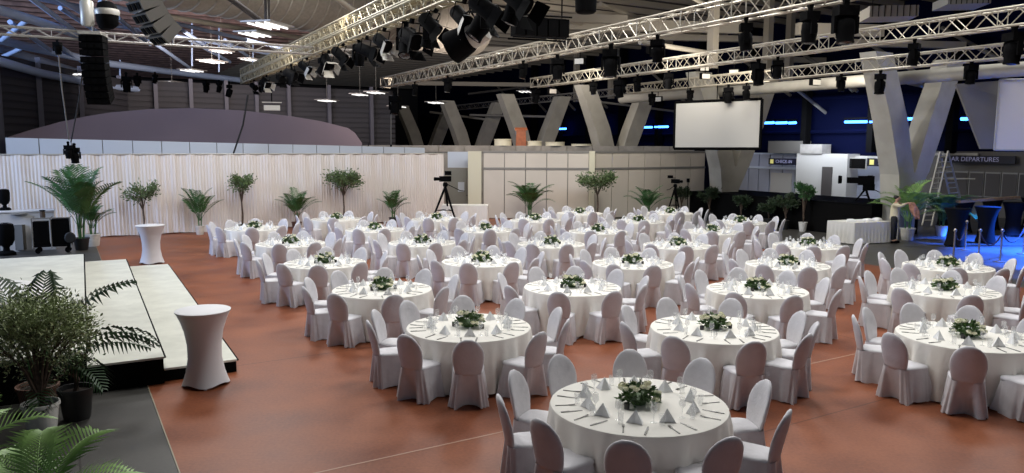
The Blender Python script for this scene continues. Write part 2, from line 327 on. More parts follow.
# ================================================================== CHAIRS
def chair_meshes(seed):
    r = random.Random(seed); out = []
    # backrest cover: padded oval, leaning back
    c = MB(); rows, n = 14, 18; vs = []; z0, z1, y0, y1 = .44, .945, -.215, -.325
    for i in range(rows):
        t = i/(rows-1)*.985
        w_ = .208*sqrt(max(0, 1-((t-.48)/.52)**2)) if t > .48 else .168 + .04*sin(pi/2*t/.48)
        th = .034*sqrt(max(.02, 1-max(0, (t-.75)/.26)**2)); zc = z0+(z1-z0)*t; yc = y0+(y1-y0)*t
        for k in range(n):
            a = 2*pi*k/n; cx, sy = cos(a), sin(a)
            x = w_*math.copysign(abs(cx)**.7, cx); y = th*math.copysign(abs(sy)**.8, sy)
            y += -.05*(1-(x/.21)**2)*1.0 + .05      # curved around the sitter
            vs.append((x, yc+y-.02+r.uniform(-.002, .002), zc))
    fs = [(i*n+k, i*n+(k+1) % n, (i+1)*n+(k+1) % n, (i+1)*n+k) for i in range(rows-1) for k in range(n)] + [tuple(range(n))[::-1], tuple(range((rows-1)*n, rows*n))]
    c.add(vs, fs); out.append(c.mesh('backrest', M['chair'], 'all'))
    # seat cushion
    c = MB(); n = 28; prof = [(1.0, .425), (1.03, .445), (1.0, .468), (.85, .480), (.5, .487), (.05, .49)]; vs = []
    def sq(a, hx, hy, e=.42):
        cx, sy = cos(a), sin(a); return hx*math.copysign(abs(cx)**e, cx), hy*math.copysign(abs(sy)**e, sy)
    for s, z in prof:
        for k in range(n):
            x, y = sq(2*pi*k/n, .215*s, .215*s); tp = 1-.12*(.2-y)/.4; vs.append((x*tp, y+.005, z))
    c.add(vs, [(i*n+k, i*n+(k+1) % n, (i+1)*n+(k+1) % n, (i+1)*n+k) for i in range(len(prof)-1) for k in range(n)] + [tuple(range(n))[::-1], tuple(range((len(prof)-1)*n, len(prof)*n))])
    out.append(c.mesh('seat', M['chair'], 'all'))
    # skirt with folds and an inverted pleat at the back
    c = MB(); n = 96; rows = 7; vs = []; ph = [r.uniform(0, 6.28) for _ in range(4)]
    for i in range(rows):
        f = i/(rows-1); z = .455-.447*f
        for k in range(n):
            a = 2*pi*k/n; x, y = sq(a, .21, .215, .5)
            if i == 0: pass
            corner = abs(sin(2*a))**2
            g = 1 + f*(.13 + .22*corner) + f*.085*sin(9*a+ph[0]+1.3*sin(2*a+ph[3])) + f*.06*sin(17*a+ph[1])
            back = max(0, 1-abs(a-1.5*pi)/.55)
            x *= g*(1-.05*(1-f)*(y < 0)); y = y*g + .005 - (.055*(1-f) if sin(a) < -.3 else 0)
            da = (a-1.5*pi)
            if abs(da) < .30: y += f*.11*(1-abs(da)/.30)
            elif abs(da) < .5: y -= f*.03
            vs.append((x, y, z + (.012*sin(5*a+ph[2]) if i == rows-1 else 0)))
    c.add(vs, [((i+1)*n+k, (i+1)*n+(k+1) % n, i*n+(k+1) % n, i*n+k) for i in range(rows-1) for k in range(n)])
    out.append(c.mesh('skirt', M['chair'], 'all'))
    return out
CH_M = [chair_meshes(s) for s in range(4)]
ORD = ['first', 'second', 'third', 'fourth', 'fifth', 'sixth', 'seventh', 'eighth']
CLK = ['twelve', 'one', 'two', 'three', 'four', 'five', 'six', 'seven', 'eight', 'nine', 'ten', 'eleven']
# (x, y, phrase, first angle, chairs or explicit list)
TABLES = [
 (1.31, 7.58, 0, [-102, -67, -27, 10, 49, 85, 122, 158, -168, -138]),
 (-.63, 10.91, 1, [-87, -123, -165, 168, 136, 97, 60, 22, -10, -46]),
 (2.95, 10.86, 1, [-84, -126, -165, 148, 108, 64, 15, -14, -46]),
 (6.42, 10.47, 1, [-158, -120, -84, -47, -12, 22, 58, 94, 132, 160]),
 (-2.39, 13.80, 2, [-73, -114, -150, 172, 136, 98, 62, 22, -30]),
 (1.14, 14.10, 2, [-104, -64, -146, -28, 8, 45, 84, 118, 160]),
 (4.56, 13.92, 2, [-84, -122, -165, 160, 124, 88, 48, 12, -40]),
 (8.07, 13.95, 2, [-148, -103, -55, -20, 20, 56, 95, 132, 165]),
 (-4.22, 16.95, 3, (-80, 10)), (-.70, 17.28, 3, (-97, 10)), (2.74, 17.05, 3, (-78, 10)), (6.22, 16.95, 3, (-95, 10)), (9.75, 16.80, 3, (-110, 10)),
 (-5.98, 20.35, 4, (-88, 10)), (-2.46, 20.60, 4, (-104, 10)), (1.06, 20.42, 4, (-76, 10)), (4.45, 20.25, 4, (-95, 10)), (7.98, 20.30, 4, (-70, 10)),
 (-8.20, 24.05, 5, (-75, 10)), (-4.33, 23.80, 5, (-100, 10)), (-.84, 23.80, 5, (-85, 10)), (2.68, 23.55, 5, (-70, 10)), (6.24, 23.55, 5, (-105, 10)),
 (-6.30, 27.20, 6, (-80, 9)), (-2.72, 27.30, 6, (-93, 10)), (.83, 27.10, 6, (-70, 10)), (4.47, 26.75, 6, (-88, 10)), (8.01, 26.55, 6, (-99, 10)),
 (2.68, 29.95, 7, (-75, 10)), (6.30, 30.20, 7, (-90, 10))]
ROWS = {}
for i, tb in enumerate(TABLES): ROWS.setdefault(tb[2], []).append(i)
def tphrase(i):
    r = TABLES[i][2]; row = sorted(ROWS[r], key=lambda j: TABLES[j][0]); k = row.index(i)
    if r == 0: return 'the single table nearest the camera'
    return '%s table from left in %s row' % (ORD[k], ORD[r])
def clock(world_deg): # twelve o'clock = far side of the table
    return int(round(((90-world_deg) % 360)/30)) % 12
# ---- shared meshes for tables and tableware
def cloth_mesh(seed):
    r = random.Random(seed); n = 200; prof = [(.0, .765), (.6, .765), (.88, .765), (.905, .76), (.915, .735), (.92, .6), (.925, .4), (.93, .2), (.94, .035)]
    ph = [r.uniform(0, 6.28) for _ in range(5)]; vs = [(0, 0, .765)]; fs = []
    for j, (ra, z) in enumerate(prof[1:]):
        f = max(0, (.735-z)/.7)
        for k in range(n):
            a = 2*pi*k/n
            d = f**.6*(.052*sin(17*a+ph[0]+1.4*sin(3*a+ph[1])) + .022*sin(29*a+ph[2]+sin(5*a)) + .014*sin(5*a+ph[3]))
            vs.append(((ra+d)*cos(a), (ra+d)*sin(a), z + (.012*sin(4*a+ph[4]) if j == len(prof)-2 else 0)))
    for k in range(n): fs.append((0, 1+k, 1+(k+1) % n))
    for j in range(len(prof)-2):
        for k in range(n): fs.append((1+j*n+k, 1+(j+1)*n+k, 1+(j+1)*n+(k+1) % n, 1+j*n+(k+1) % n))
    c = MB(); c.add(vs, fs); return c.mesh('tablecloth', M['cloth'], True)
CLOTH = [cloth_mesh(s) for s in range(4)]
TT = MB().lathe([(.86, .72), (.88, .735), (.88, .752), (.86, .757)], 40).mesh('tabletop', M['palewood'], True)
TL = MB().tube([(0, 0, 0), (0, 0, .72)], .022, 8).mesh('leg', M['black'], True)
NAP = MB().add([(-.085, -.05, 0), (.085, -.05, 0), (.05, .055, 0), (-.05, .055, 0), (0, -.005, .13), (0, -.035, .005)], [(0, 5, 4), (5, 1, 4), (1, 2, 4), (2, 3, 4), (3, 0, 4), (3, 2, 1, 5, 0)]).mesh('napkin', M['napkin'])
c = MB(); c.prism([(-.009, 0, 0), (.009, 0, 0), (.011, .09, 0), (-.011, .09, 0)], (0, 0, .006)); c.prism([(-.011, .09, 0), (.011, .09, 0), (.013, .15, 0), (.004, .225, 0), (-.008, .22, 0)], (0, 0, .003)); KN = c.mesh('table_knife', M['steel'])
c = MB(); c.prism([(-.007, 0, 0), (.007, 0, 0), (.005, .13, 0), (-.005, .13, 0)], (0, 0, .005)); c.prism([(-.006, .13, .002), (.006, .13, .002), (.013, .155, .002), (-.013, .155, .002)], (0, 0, .004))
for x in (-.011, -.0037, .0037, .011): c.prism([(x-.0022, .155, .002), (x+.0022, .155, .002), (x+.0015, .205, .006), (x-.0015, .205, .006)], (0, 0, .003))
FK = c.mesh('table_fork', M['steel'])
WG = MB().lathe([(.033, 0), (.033, .003), (.004, .008), (.004, .085), (.012, .095), (.034, .125), (.036, .15), (.029, .20), (.0275, .20), (.033, .15), (.031, .128), (.008, .10)], 12, cap=True).mesh('wine_glass', M['glass'], True)
TG = MB().lathe([(.026, 0), (.028, .05), (.033, .11), (.031, .11), (.026, .05), (.024, .008)], 12).mesh('water_glass', M['glass'], True)
def leaf_cluster(c, n, fn, L, W, rnd, up=.3):
    for _ in range(n):
        p, d = fn(); d = Vector(d).normalized(); s = d.cross(Vector((rnd.uniform(-1, 1), rnd.uniform(-1, 1), rnd.uniform(-1, 1))))
        if s.length < .01: continue
        s.normalize(); l = L*rnd.uniform(.6, 1.2); w_ = W*rnd.uniform(.7, 1.2); p = Vector(p); nn = s.cross(d)*w_*.25
        c.add([p, p+d*l*.5+s*w_*.5+nn, p+d*l, p+d*l*.5-s*w_*.5+nn], [(0, 1, 2, 3)])
def foliage_mesh(seed):
    r = random.Random(seed); c = MB()
    def fn():
        a = r.uniform(0, 2*pi); e = r.uniform(.05, 1.35); rr = r.uniform(.55, 1); x, y, z = .155*rr*cos(e)*cos(a), .155*rr*cos(e)*sin(a), .025+.135*rr*sin(e)
        return (x, y, z), (x*3, y*3, .12+r.uniform(-.15, .15))
    leaf_cluster(c, 230, fn, .055, .034, r)
    c.lathe([(.06, 0), (.07, .03), (.11, .055), (.02, .09)], 10); return c.mesh('foliage', M['leaf'])
FOL = [foliage_mesh(s) for s in range(3)]
def rose_mesh():
    c = MB(); r = random.Random(3)
    for j, (R_o, zz) in enumerate(((.034, .0), (.026, .008), (.016, .014))):
        for k in range(5):
            a = 2*pi*k/5+j*.6; d = Vector((cos(a), sin(a), 0)); s = Vector((-sin(a), cos(a), 0)); q = Vector((0, 0, zz))
            c.add([q, q+d*R_o*.9+s*R_o*.65+Vector((0, 0, R_o*.5)), q+d*R_o*.75+s*R_o*.4+Vector((0, 0, R_o*1.1)), q+d*R_o*.75-s*R_o*.4+Vector((0, 0, R_o*1.1)), q+d*R_o*.9-s*R_o*.65+Vector((0, 0, R_o*.5))], [(0, 1, 2, 3, 4)])
    c.lathe([(.008, 0), (.02, .01), (.019, .028), (.006, .036)], 8); return c.mesh('rose', M['rose'])
RO = rose_mesh()
VT = MB().lathe([(.028, 0), (.03, .06), (.026, .06), (.024, .01)], 10).mesh('candle_holder', M['votive'], True)
rg = random.Random(11)
cnt = {'k': 0, 'g': 0}
glassfar = MB()
for ti, (tx, ty, row, spec) in enumerate(TABLES):
    ph = tphrase(ti); angs = spec if isinstance(spec, list) else [spec[0]+k*360/spec[1]+rg.uniform(-4, 4) for k in range(spec[1])]
    angs = [((a+180) % 360)-180 for a in angs]
    t = thing('round_table', 'round banquet table under its cloth, ' + ph, 'table', (tx, ty, 0), rg.uniform(0, 1), 'round banquet tables')
    obj('tabletop', TT, t)
    for k in range(4): obj('leg', TL, t, (.62*cos(k*pi/2+.4), .62*sin(k*pi/2+.4), 0))
    o = thing('tablecloth', 'floor-length white cloth over ' + (('the ' + ph) if row else ph), 'tablecloth', (tx, ty, 0), rg.uniform(0, 6), 'white round tablecloths', CLOTH[ti % 4])
    base = .7665
    # centrepiece
    t = thing('flower_centrepiece', 'low cream rose and dark leaf centrepiece on ' + ph, 'flowers', (tx, ty, base), rg.uniform(0, 6), 'table flower centrepieces'); t.scale = (1.28, 1.28, 1.2)
    obj('foliage', FOL[ti % 3], t)
    for k in range(15 if row < 4 else 9):
        a = k*2.4; e = .12+1.1*((k*37) % 11)/11; rr = .165
        o = obj('rose', RO, t, (rr*cos(e)*cos(a), rr*cos(e)*sin(a), .035+.145*sin(e))); o.rotation_euler = (rg.uniform(-.4, .4), rg.uniform(-.4, .4), a); s = rg.uniform(.78, 1.02); o.scale = (s, s, s)
    if row < 5:
        a = rg.uniform(-.6, .4); thing('candle_holder', 'small black candle holder beside the flowers on ' + ph, 'candle holder', (tx+.24*cos(a), ty+.24*sin(a), base), 0, 'candle holders', VT)
        a += pi + .5; thing('candle_holder', 'black tealight cup across the flowers on ' + ph, 'candle holder', (tx+.22*cos(a), ty+.22*sin(a), base), 0, 'candle holders', VT)
    used = {}
    for k, ad in enumerate(angs):
        a = radians(ad); ck = clock(ad)
        while ck in used: ck = (ck+1) % 12
        used[ck] = 1
        dist = 1.10 + rg.uniform(-.03, .05); cx, cy = tx+dist*cos(a), ty+dist*sin(a)
        facing = a + pi/2 + rg.uniform(-.09, .09)   # local +Y points at the table
        rel = Vector((-cos(a), -sin(a))).dot(Vector((-cx, -cy)).normalized())
        vw = 'seen from behind' if rel < -.35 else ('seen from the front' if rel > .35 else 'seen from the side')
        lab = 'white-covered chair %s, %s o\'clock of %s' % (vw, CLK[ck], ph if row else 'the nearest table')
        ch = thing('banquet_chair', lab, 'chair', (cx, cy, .004), facing, 'white covered banquet chairs')
        b, s_, sk = CH_M[rg.randrange(4)]
        obj('backrest', b, ch); obj('seat', s_, ch); obj('skirt', sk, ch)
        # place setting
        d = Vector((cos(a), sin(a), 0)); tg = Vector((-sin(a), cos(a), 0)); c0 = Vector((tx, ty, base))
        where = '%s o\'clock on %s' % (CLK[ck], ph if row else 'the nearest table')
        if row < 7:
            for me, nm, sg, lb in ((KN, 'table_knife', .10, 'steel table knife at '), (FK, 'table_fork', -.10, 'steel table fork at ')):
                p = c0 + d*(.86+rg.uniform(-.02, .01)) + tg*sg; thing(nm, lb+where, nm.split('_')[1], p, a+pi/2+rg.uniform(-.12, .12), 'table '+nm.split('_')[1]+'s', me)
        p = c0 + d*(.56+rg.uniform(-.03, .03)) + tg*rg.uniform(-.03, .03)
        thing('folded_napkin', 'white folded napkin peak at '+where, 'napkin', p, a-pi/2+rg.uniform(-.5, .5)+pi, 'folded napkins', NAP)
        p1 = c0 + d*.52 + tg*.17; p2 = c0 + d*.58 + tg*.25; p3 = c0 + d*.45 + tg*.22
        thing('wine_glass', 'clear stemmed wine glass at '+where, 'glass', p1, 0, 'stemmed wine glasses', WG)
        if row < 5: thing('water_glass', 'clear short water glass at '+where, 'glass', p2, 0, 'water glasses', TG)
exec_parts = []
# ================================================================== STAGE
def Q(px, py, z): return G(px, py, z)
S2a = Vector((-4.14, 11.12, 0)); LEN = 10.47
US = Vector((-.4915, .871, 0)).normalized(); VS = Vector((.871, .4915, 0)).normalized()
def slab(name, lab, cat, front, wid, z, l0, l1):
    # front: point on the front edge line (towards the tables); slab spans from it leftwards (-V) by wid
    a = front + US*l0; b = front + US*l1
    t = thing(name, lab, cat)
    c = MB(); c.prism([a-VS*wid, a, b, b-VS*wid], (0, 0, z-.03)); obj('black_skirt', c.mesh('black_skirt', M['blackfab']), t)
    a2 = a + VS*.01 - US*.01; b2 = b + VS*.01 + US*.01
    c = MB(); q = [a2-VS*(wid+.0), a2, b2, b2-VS*(wid+.0)]; c.prism([Vector((p.x, p.y, z-.03)) for p in q], (0, 0, .03)); o = obj('carpet_top', c.mesh('carpet_top', M['stage']), t); o['label'] = 'cream carpet deck'
    c = MB(); c.tube([Vector((p.x, p.y, z-.012)) for p in (a2+VS*.012, b2+VS*.012)], .016, 4); obj('edge_strip', c.mesh('edge_strip', M['black']), t)
    return t
f2 = S2a; f1 = S2a - VS*1.0; f0 = f1 - VS*.96
slab('stage_step', 'lowest cream-topped stage step beside the red floor', 'step', f2, 1.0, .2, 0, LEN)
slab('stage_step', 'middle cream-topped stage step', 'step', f1, .96, .4, -.1, LEN)
slab('stage_platform', 'cream carpeted stage platform with black skirt', 'stage', f0, 5.5, .6, -.1, LEN)
# ================================================================== STRETCH-COVERED HIGH TABLES
def stretch_table(loc, lab, m_, h=1.1, r=.4, grp=None, top=None, rz=0):
    n = 48; prof = []; vs = []
    zs = [0.02, .08, .2, .4, .6, .8, .95, 1.05, 1.085, 1.1]
    for z in zs:
        f = z/1.1; waist = .62*(1-.0)+.0
        base_r = r*(.60 + .40*abs((f-.42)/.58)**2.2) if f > .42 else r*(.60 + .20*((.42-f)/.42)**1.6)
        for k in range(n):
            a = 2*pi*k/n; c4 = .5+.5*cos(4*a); low = max(0, 1-z/.35)**1.5
            rr = base_r*(1+.10*low*c4) ; zz = z*h/1.1 + (.035*(1-c4)*max(0, 1-z/.2) if z < .2 else 0)
            vs.append((rr*cos(a), rr*sin(a), zz))
    fs = [(j*n+k, j*n+(k+1) % n, (j+1)*n+(k+1) % n, (j+1)*n+k) for j in range(len(zs)-1) for k in range(n)]
    t = thing('cocktail_table', lab, 'high table', loc, rz, grp)
    obj('stretch_cover', MB().add(vs, fs).mesh('stretch_cover', m_, 'all'), t)
    obj('tabletop', MB().lathe([(r*.985, h-.02), (r, h-.01), (r, h), (r*.97, h+.006)], 40).mesh('tabletop', m_, True), t)
    for k in range(4): obj('foot', MB().lathe([(.025, 0), (.02, .04)], 8, c=(r*.76*cos(k*pi/2), r*.76*sin(k*pi/2), 0)).mesh('foot', m_, True), t)
    return t
stretch_table((-4.36, 10.52, .004), 'white stretch-covered cocktail table near the stage steps', M['spandex'], 1.08, .375, 'white cocktail tables', rz=.35)
stretch_table((-10.35, 21.6, .004), 'white stretch-covered cocktail table behind the stage steps', M['spandex'], 1.1, .39, 'white cocktail tables', rz=.2)
# ================================================================== PLANTS
def frond(c, base, az, el, L, droop, width, rnd, n=22, leafl=.28, lw=.018, curl=.3):
    # rachis curve bending down, leaflets on both sides
    d = Vector((cos(az)*cos(el), sin(az)*cos(el), sin(el))); p = Vector(base); pts = [p.copy()]; st = L/n; side = Vector((-sin(az), cos(az), 0))
    e = el
    for i in range(n):
        e -= droop/n*(.4+1.2*i/n); d = Vector((cos(az)*cos(e), sin(az)*cos(e), sin(e))); p = p + d*st; pts.append(p.copy())
        t = i/n
        if t < .22: continue
        prof = sin(pi*min(1, (t-.15)/.85*.86+.14))**.6
        l = leafl*prof*rnd.uniform(.85, 1.1); up = side.cross(d); up = up if up.z > 0 else -up
        for s in (-1, 1):
            ld = (d*.62 + side*s*.8 + up*.22).normalized(); q = p; hang = Vector((0, 0, -1))
            m1 = q + ld*l*.5; e2 = (ld + hang*curl*rnd.uniform(.6, 1.4)).normalized(); m2 = m1 + e2*l*.5
            wv = d*lw*.5 + up*lw*.15
            c.add([q-wv*.5, q+wv*.5, m1+wv, m1-wv, m2], [(0, 1, 2, 3), (3, 2, 4)])
    c.tube(pts[::2], [.009*(1-.75*i/(len(pts[::2]))) for i in range(len(pts[::2]))], 4)
def pot_mesh(r, h, m_): return MB().lathe([(r*.72, 0), (r*.78, h*.1), (r*.97, h*.9), (r*1.04, h*.9), (r*1.04, h), (r*.94, h), (r*.9, h*.86), (r*.2, h*.86)], 20).mesh('pot', m_, True)
def palm(loc, lab, H, nf, spread, potr=.2, poth=.35, potm='potwhite', seed=0, lm='palm', flen=None, elr=(.7, 1.45), grp='potted palms', fr=None, stems=4, leafl=None, stemm='palm', lwk=1.45, curl=.3, sc=1.):
    r = random.Random(seed); t = thing('potted_palm', lab, 'palm', loc, 0, grp)
    obj('pot', pot_mesh(potr, poth, M[potm]), t); obj('soil', MB().lathe([(potr*.88, poth*.86), (potr*.3, poth*.9)], 12).mesh('soil', M['soil']), t)
    c = MB()
    for k in range(stems):
        a = k*2.3; x, y = .3*potr*cos(a), .3*potr*sin(a); c.tube([(x, y, poth*.85), (x*1.5, y*1.5, poth+H*.15), (x*2.0, y*2.0, poth+H*.3)], [.022, .018, .012], 6)
    obj('stem', c.mesh('stem', M[stemm]), t)
    nf = nf if fr else int(nf*1.4)
    for k in range(nf):
        c = MB()
        if fr: az, el, L_, dr = fr[k]
        else: az = k*2.399+r.uniform(-.3, .3); q = k/max(1, nf-1); el = elr[0]+.26+(elr[1]-elr[0])*q+r.uniform(-.08, .08); L_ = (flen or H*.85)*r.uniform(.8, 1.1); dr = r.uniform(1.2, 1.9)*spread
        frond(c, (.04*cos(az), .04*sin(az), poth+H*.12), az, el, L_, dr, 1, r, n=26, leafl=leafl or L_*.27, lw=max(.02, L_*.0165)*lwk, curl=curl)
        obj('frond', c.mesh('frond', M[lm]), t)
    t.scale = (sc, sc, sc)
    return t
def tree(loc, lab, H, R_c, seed=0, leafn=500, potr=.22, poth=.3, lm='olive', ll=.1, trunk=.45, potm='potblack', flat=.8, grp='potted standard trees', bm='bark', branches=9):
    r = random.Random(seed); t = thing('potted_tree', lab, 'tree', loc, 0, grp)
    obj('pot', pot_mesh(potr, poth, M[potm]), t); obj('soil', MB().lathe([(potr*.88, poth*.86), (potr*.3, poth*.9)], 12).mesh('soil', M['soil']), t)
    c = MB(); top = poth + (H-poth)*trunk; c.tube([(0, 0, poth*.8), (.02, .01, (poth+top)/2), (0, 0, top)], [.045, .035, .03], 7)
    tips = []; zc = H - R_c*flat
    for k in range(branches):
        a = k*2.4+r.uniform(-.3, .3); e = r.uniform(.3, 1.35); rr = R_c*r.uniform(.5, .8)
        tip = Vector((rr*cos(e)*cos(a), rr*cos(e)*sin(a), zc+rr*flat*(sin(e)*1.2-.5))); mid = Vector((tip.x*.45, tip.y*.45, (top+tip.z)/2+.05))
        c.tube([(0, 0, top-.05), mid, tip], [.02, .013, .006], 5); tips.append(tip); tips.append((mid+tip)/2)
        for q in range(3):
            a2 = a+r.uniform(-.9, .9); t2 = tip + Vector((cos(a2), sin(a2), r.uniform(-.2, 1)))*R_c*.3; c.tube([mid.lerp(tip, .6), t2], [.008, .004], 4); tips.append(t2)
    obj('trunk', c.mesh('trunk', M[bm]), t); c = MB()
    def fn():
        p = tips[r.randrange(len(tips))]; o = Vector((r.gauss(0, 1), r.gauss(0, 1), r.gauss(0, 1)))*R_c*.15
        return p+o, Vector((p.x, p.y, p.z-zc)) + Vector((r.uniform(-1, 1), r.uniform(-1, 1), r.uniform(-.6, 1)))*R_c
    leaf_cluster(c, leafn, fn, ll, ll*.42, r); obj('foliage', c.mesh('foliage', M[lm]), t)
    return t
def at_curtain(px, off=.7):
    p = on(px, 150, C0, V); return Vector((p.x, p.y, .004)) - U*off
g = at_curtain(80, 1.9); g = Vector((-14.0, 25.2, 0))
palm(G(82, 250), 'tall bushy areca palm behind the stage edge, largest palm', 2.6, 14, .66, .24, .4, 'potblack', 1, flen=2.05, elr=(.85, 1.52), stems=7)
palm(G(93, 246), 'lower palm in a white pot behind the tall areca palm', 1.5, 10, .8, .26, .42, 'potwhite', 2, flen=1.1)
def hgt(px, ytop, base): return P(px, ytop, base.y).z - .1
b = at_curtain(138); tree(b, 'olive tree beside the tall palm, before the curtain', hgt(138, 181, b), .62, 3, 900, ll=.12)
b = at_curtain(193, .8); palm(b, 'slim palm in a pot between two small olive trees', hgt(193, 186, b)-.2, 8, .55, .17, .35, 'potwhite', 4, flen=1.35, elr=(.8, 1.5))
b = at_curtain(236); tree(b, 'tall narrow olive tree near the leftmost banquet table', hgt(236, 173, b), .52, 5, 1000, ll=.12)
b = at_curtain(290); palm(b, 'palm with reddish stem before the curtain', hgt(290, 187, b)-.2, 11, .75, .2, .3, 'potbrown', 6, flen=1.25, stemm='redbark')
b = at_curtain(337); tree(b, 'dense-topped olive tree in the middle of the curtain', hgt(337, 169, b), .72, 7, 1600, ll=.13, flat=.6, trunk=.5)
b = at_curtain(386); palm(b, 'small dark palm close to the camera tripod', hgt(386, 186, b)-.25, 9, .7, .18, .3, 'potblack', 8, flen=1.1)
b = Vector((.78, 34.0, .004)); palm(b, 'wide leaning palm against the white partition wall', 2.0, 16, .85, .2, .3, 'potblack', 9, flen=1.5, lm='palm')
b = Vector((3.85, 34.2, .004)); tree(b, 'broad round-topped tree before the pale corner pillar', P(598, 174, 34.2).z,   .78, 10, 1700, ll=.14, flat=.45, trunk=.5)
b = Vector((6.05, 33.9, .004)); palm(b, 'palm beside the dark tripod at the partition wall', 1.65, 12, .85, .18, .3, 'potblack', 11, flen=1.3)
# plants along the black platform
PB0 = Vector((13.48, 28.39, 0)); PBL = 9.6
for i, (px, h, pm) in enumerate(((688, 1.5, 'potblack'), (716, 1.55, 'potblack'), (748, 1.3, 'potblack'), (776, 1.2, 'potblack'), (811, 1.95, 'potwhite'), (793, 1.5, 'potblack'))):
    p = on(px, 200, PB0, U); p = Vector((p.x, p.y, .002)) - V*.42 - U*0
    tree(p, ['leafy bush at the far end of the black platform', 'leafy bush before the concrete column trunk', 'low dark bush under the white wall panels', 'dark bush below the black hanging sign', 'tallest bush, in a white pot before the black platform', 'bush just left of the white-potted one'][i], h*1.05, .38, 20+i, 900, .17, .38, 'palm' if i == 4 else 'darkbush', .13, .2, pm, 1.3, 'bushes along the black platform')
for i, (px, py) in enumerate(((838, 190), (872, 190))):
    pass
palm(G(907, 240), 'tall palm in a white pot next to the standing person', 1.95, 16, .95, .26, .45, 'potwhite', 31, flen=1.7, elr=(.6, 1.4), lm='palmlight')
palm(G(941, 236), 'palm in a pale pot beside the foot of the ladder', 1.5, 13, .95, .22, .4, 'potwhite', 32, flen=1.5, elr=(.5, 1.4))
# foreground plants
tree(Vector((-5.58, 8.70, .002)), 'large small-leaved shrub in a white pot by the stage', 1.78, .60, 41, 8000, .2, .36, 'shrub', .058, .05, 'potwhite', 1.15, 'foreground shrubs', branches=22)
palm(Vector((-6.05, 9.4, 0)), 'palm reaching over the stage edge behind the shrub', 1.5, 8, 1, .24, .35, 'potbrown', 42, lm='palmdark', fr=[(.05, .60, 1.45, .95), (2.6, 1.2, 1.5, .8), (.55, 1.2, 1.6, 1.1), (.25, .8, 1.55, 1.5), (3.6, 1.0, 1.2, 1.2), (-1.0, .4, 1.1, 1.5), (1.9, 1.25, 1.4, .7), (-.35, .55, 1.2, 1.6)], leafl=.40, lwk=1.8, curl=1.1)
palm(Vector((-3.95, 6.0, -.0)), 'bright green palm whose fronds fan over the grey floor', .15, 8, 1, .22, .32, 'potblack', 43, lm='palmlight', fr=[(.35, 1.0, .85, 1.6), (1.3, 1.2, 1.0, 1.5), (2.6, 1.0, .95, 1.4), (-.3, .7, 1.0, 1.7), (3.6, .8, 1.1, 1.6), (2.0, 1.3, .9, 1.3), (.9, .6, 1.0, 1.4), (4.6, .8, 1, 1.5)], leafl=.36, lwk=1.5, sc=.92)
palm(Vector((-5.05, 6.35, 0)), 'bright palm at the picture corner below the white pot', .3, 8, 1, .22, .32, 'potblack', 44, lm='palmlight', fr=[(.1, .9, 1.2, 1.6), (.8, 1.1, 1.2, 1.5), (1.7, 1.0, 1.2, 1.5), (2.6, .9, 1.2, 1.7), (-.6, .8, 1.1, 1.7), (3.6, .8, 1.1, 1.6), (1.2, 1.35, 1.0, 1.0), (4.6, .8, 1, 1.5)], leafl=.36, lwk=1.5, sc=.92)
tree(Vector((-5.42, 9.15, 0)), 'thin twiggy grey-leaved shrub beside the white pot', 1.0, .34, 45, 420, .2, .4, 'olive', .06, .3, 'potblack', 1.2, 'foreground shrubs')
# white round-cornered table at the picture's edge, on the stage
t = thing('buffet_table', 'large round white table with black underside on the stage, cut by the frame', 'table', (-7.75, 10.0, .6), .5)
pl = []
for k in range(28):
    a = 2*pi*k/28; pl.append((1.3*cos(a), 1.3*sin(a), .74))
obj('tabletop', MB().prism(pl, (0, 0, .03)).mesh('tabletop', M['napkin']), t); obj('frame', MB().prism([(x*.97, y*.97, .66) for x, y, _ in pl], (0, 0, .079)).mesh('frame', M['black']), t)
for x in (-.55, .55):
    for y in (-.55, .55): obj('leg', MB().tube([(x, y, 0), (x, y, .67)], .025, 8).mesh('leg', M['black']), t)
# ================================================================== LIGHTING TRUSSES
def tline(px, p0, dr, z):                   # point over the line p0 + t*dr seen at picture column px, at height z
    p = on(px, 100, p0, dr); return Vector((p.x, p.y, z))
def truss(lab, a, b, w, h, m_='alu', pitch=.40, rc=.03, rb=.014, grp='aluminium lighting trusses'):
    a, b = Vector(a), Vector(b); d = (b-a); L = d.length; d.normalize(); s = d.cross(Vector((0, 0, 1))).normalized(); up = s.cross(d)
    t = thing('lighting_truss', lab, 'truss', a, 0, grp)
    o4 = [s*(w/2), -s*(w/2), s*(w/2)+up*h, -s*(w/2)+up*h]
    for o in o4: obj('chord', MB().tube([o, o+d*L], rc, 7).mesh('chord', M[m_], True), t)
    n = int(L/pitch); st = L/n; c = MB()
    for (i, j) in ((0, 2), (1, 3), (0, 1), (2, 3)):
        for k in range(n):
            p, q = (o4[i], o4[j]) if k % 2 == 0 else (o4[j], o4[i]); c.tube([p+d*(k*st), q+d*((k+1)*st)], rb, 4, cap=False)
            if k % 4 == 0: c.tube([o4[i]+d*(k*st), o4[j]+d*(k*st)], rb, 4, cap=False)
    obj('bracing', c.mesh('bracing', M[m_]), t); return t
T = Vector((-.55, 1, 0)).normalized()
LA = Vector((-8.6, 28.3, 0)); LB = Vector((1.44, 22.8, 0)); LC = Vector((6.92, 25.3, 0)); LD = Vector((11.8, 27.3, 0))
ZT = 6.1
def tp(base, px): return tline(px, base, T, 5.99 if base is LD else ZT)
truss('long double-stacked truss over the left tables, lower half', tp(LA, 245), tp(LA, 760), .3, .28, 'alubrass', pitch=.28, rb=.015)
truss('long double-stacked truss over the left tables, upper half', tp(LA, 245)+Vector((0, 0, .33)), tp(LA, 760)+Vector((0, 0, .33)), .3, .28, 'alubrass', pitch=.28, rb=.015)
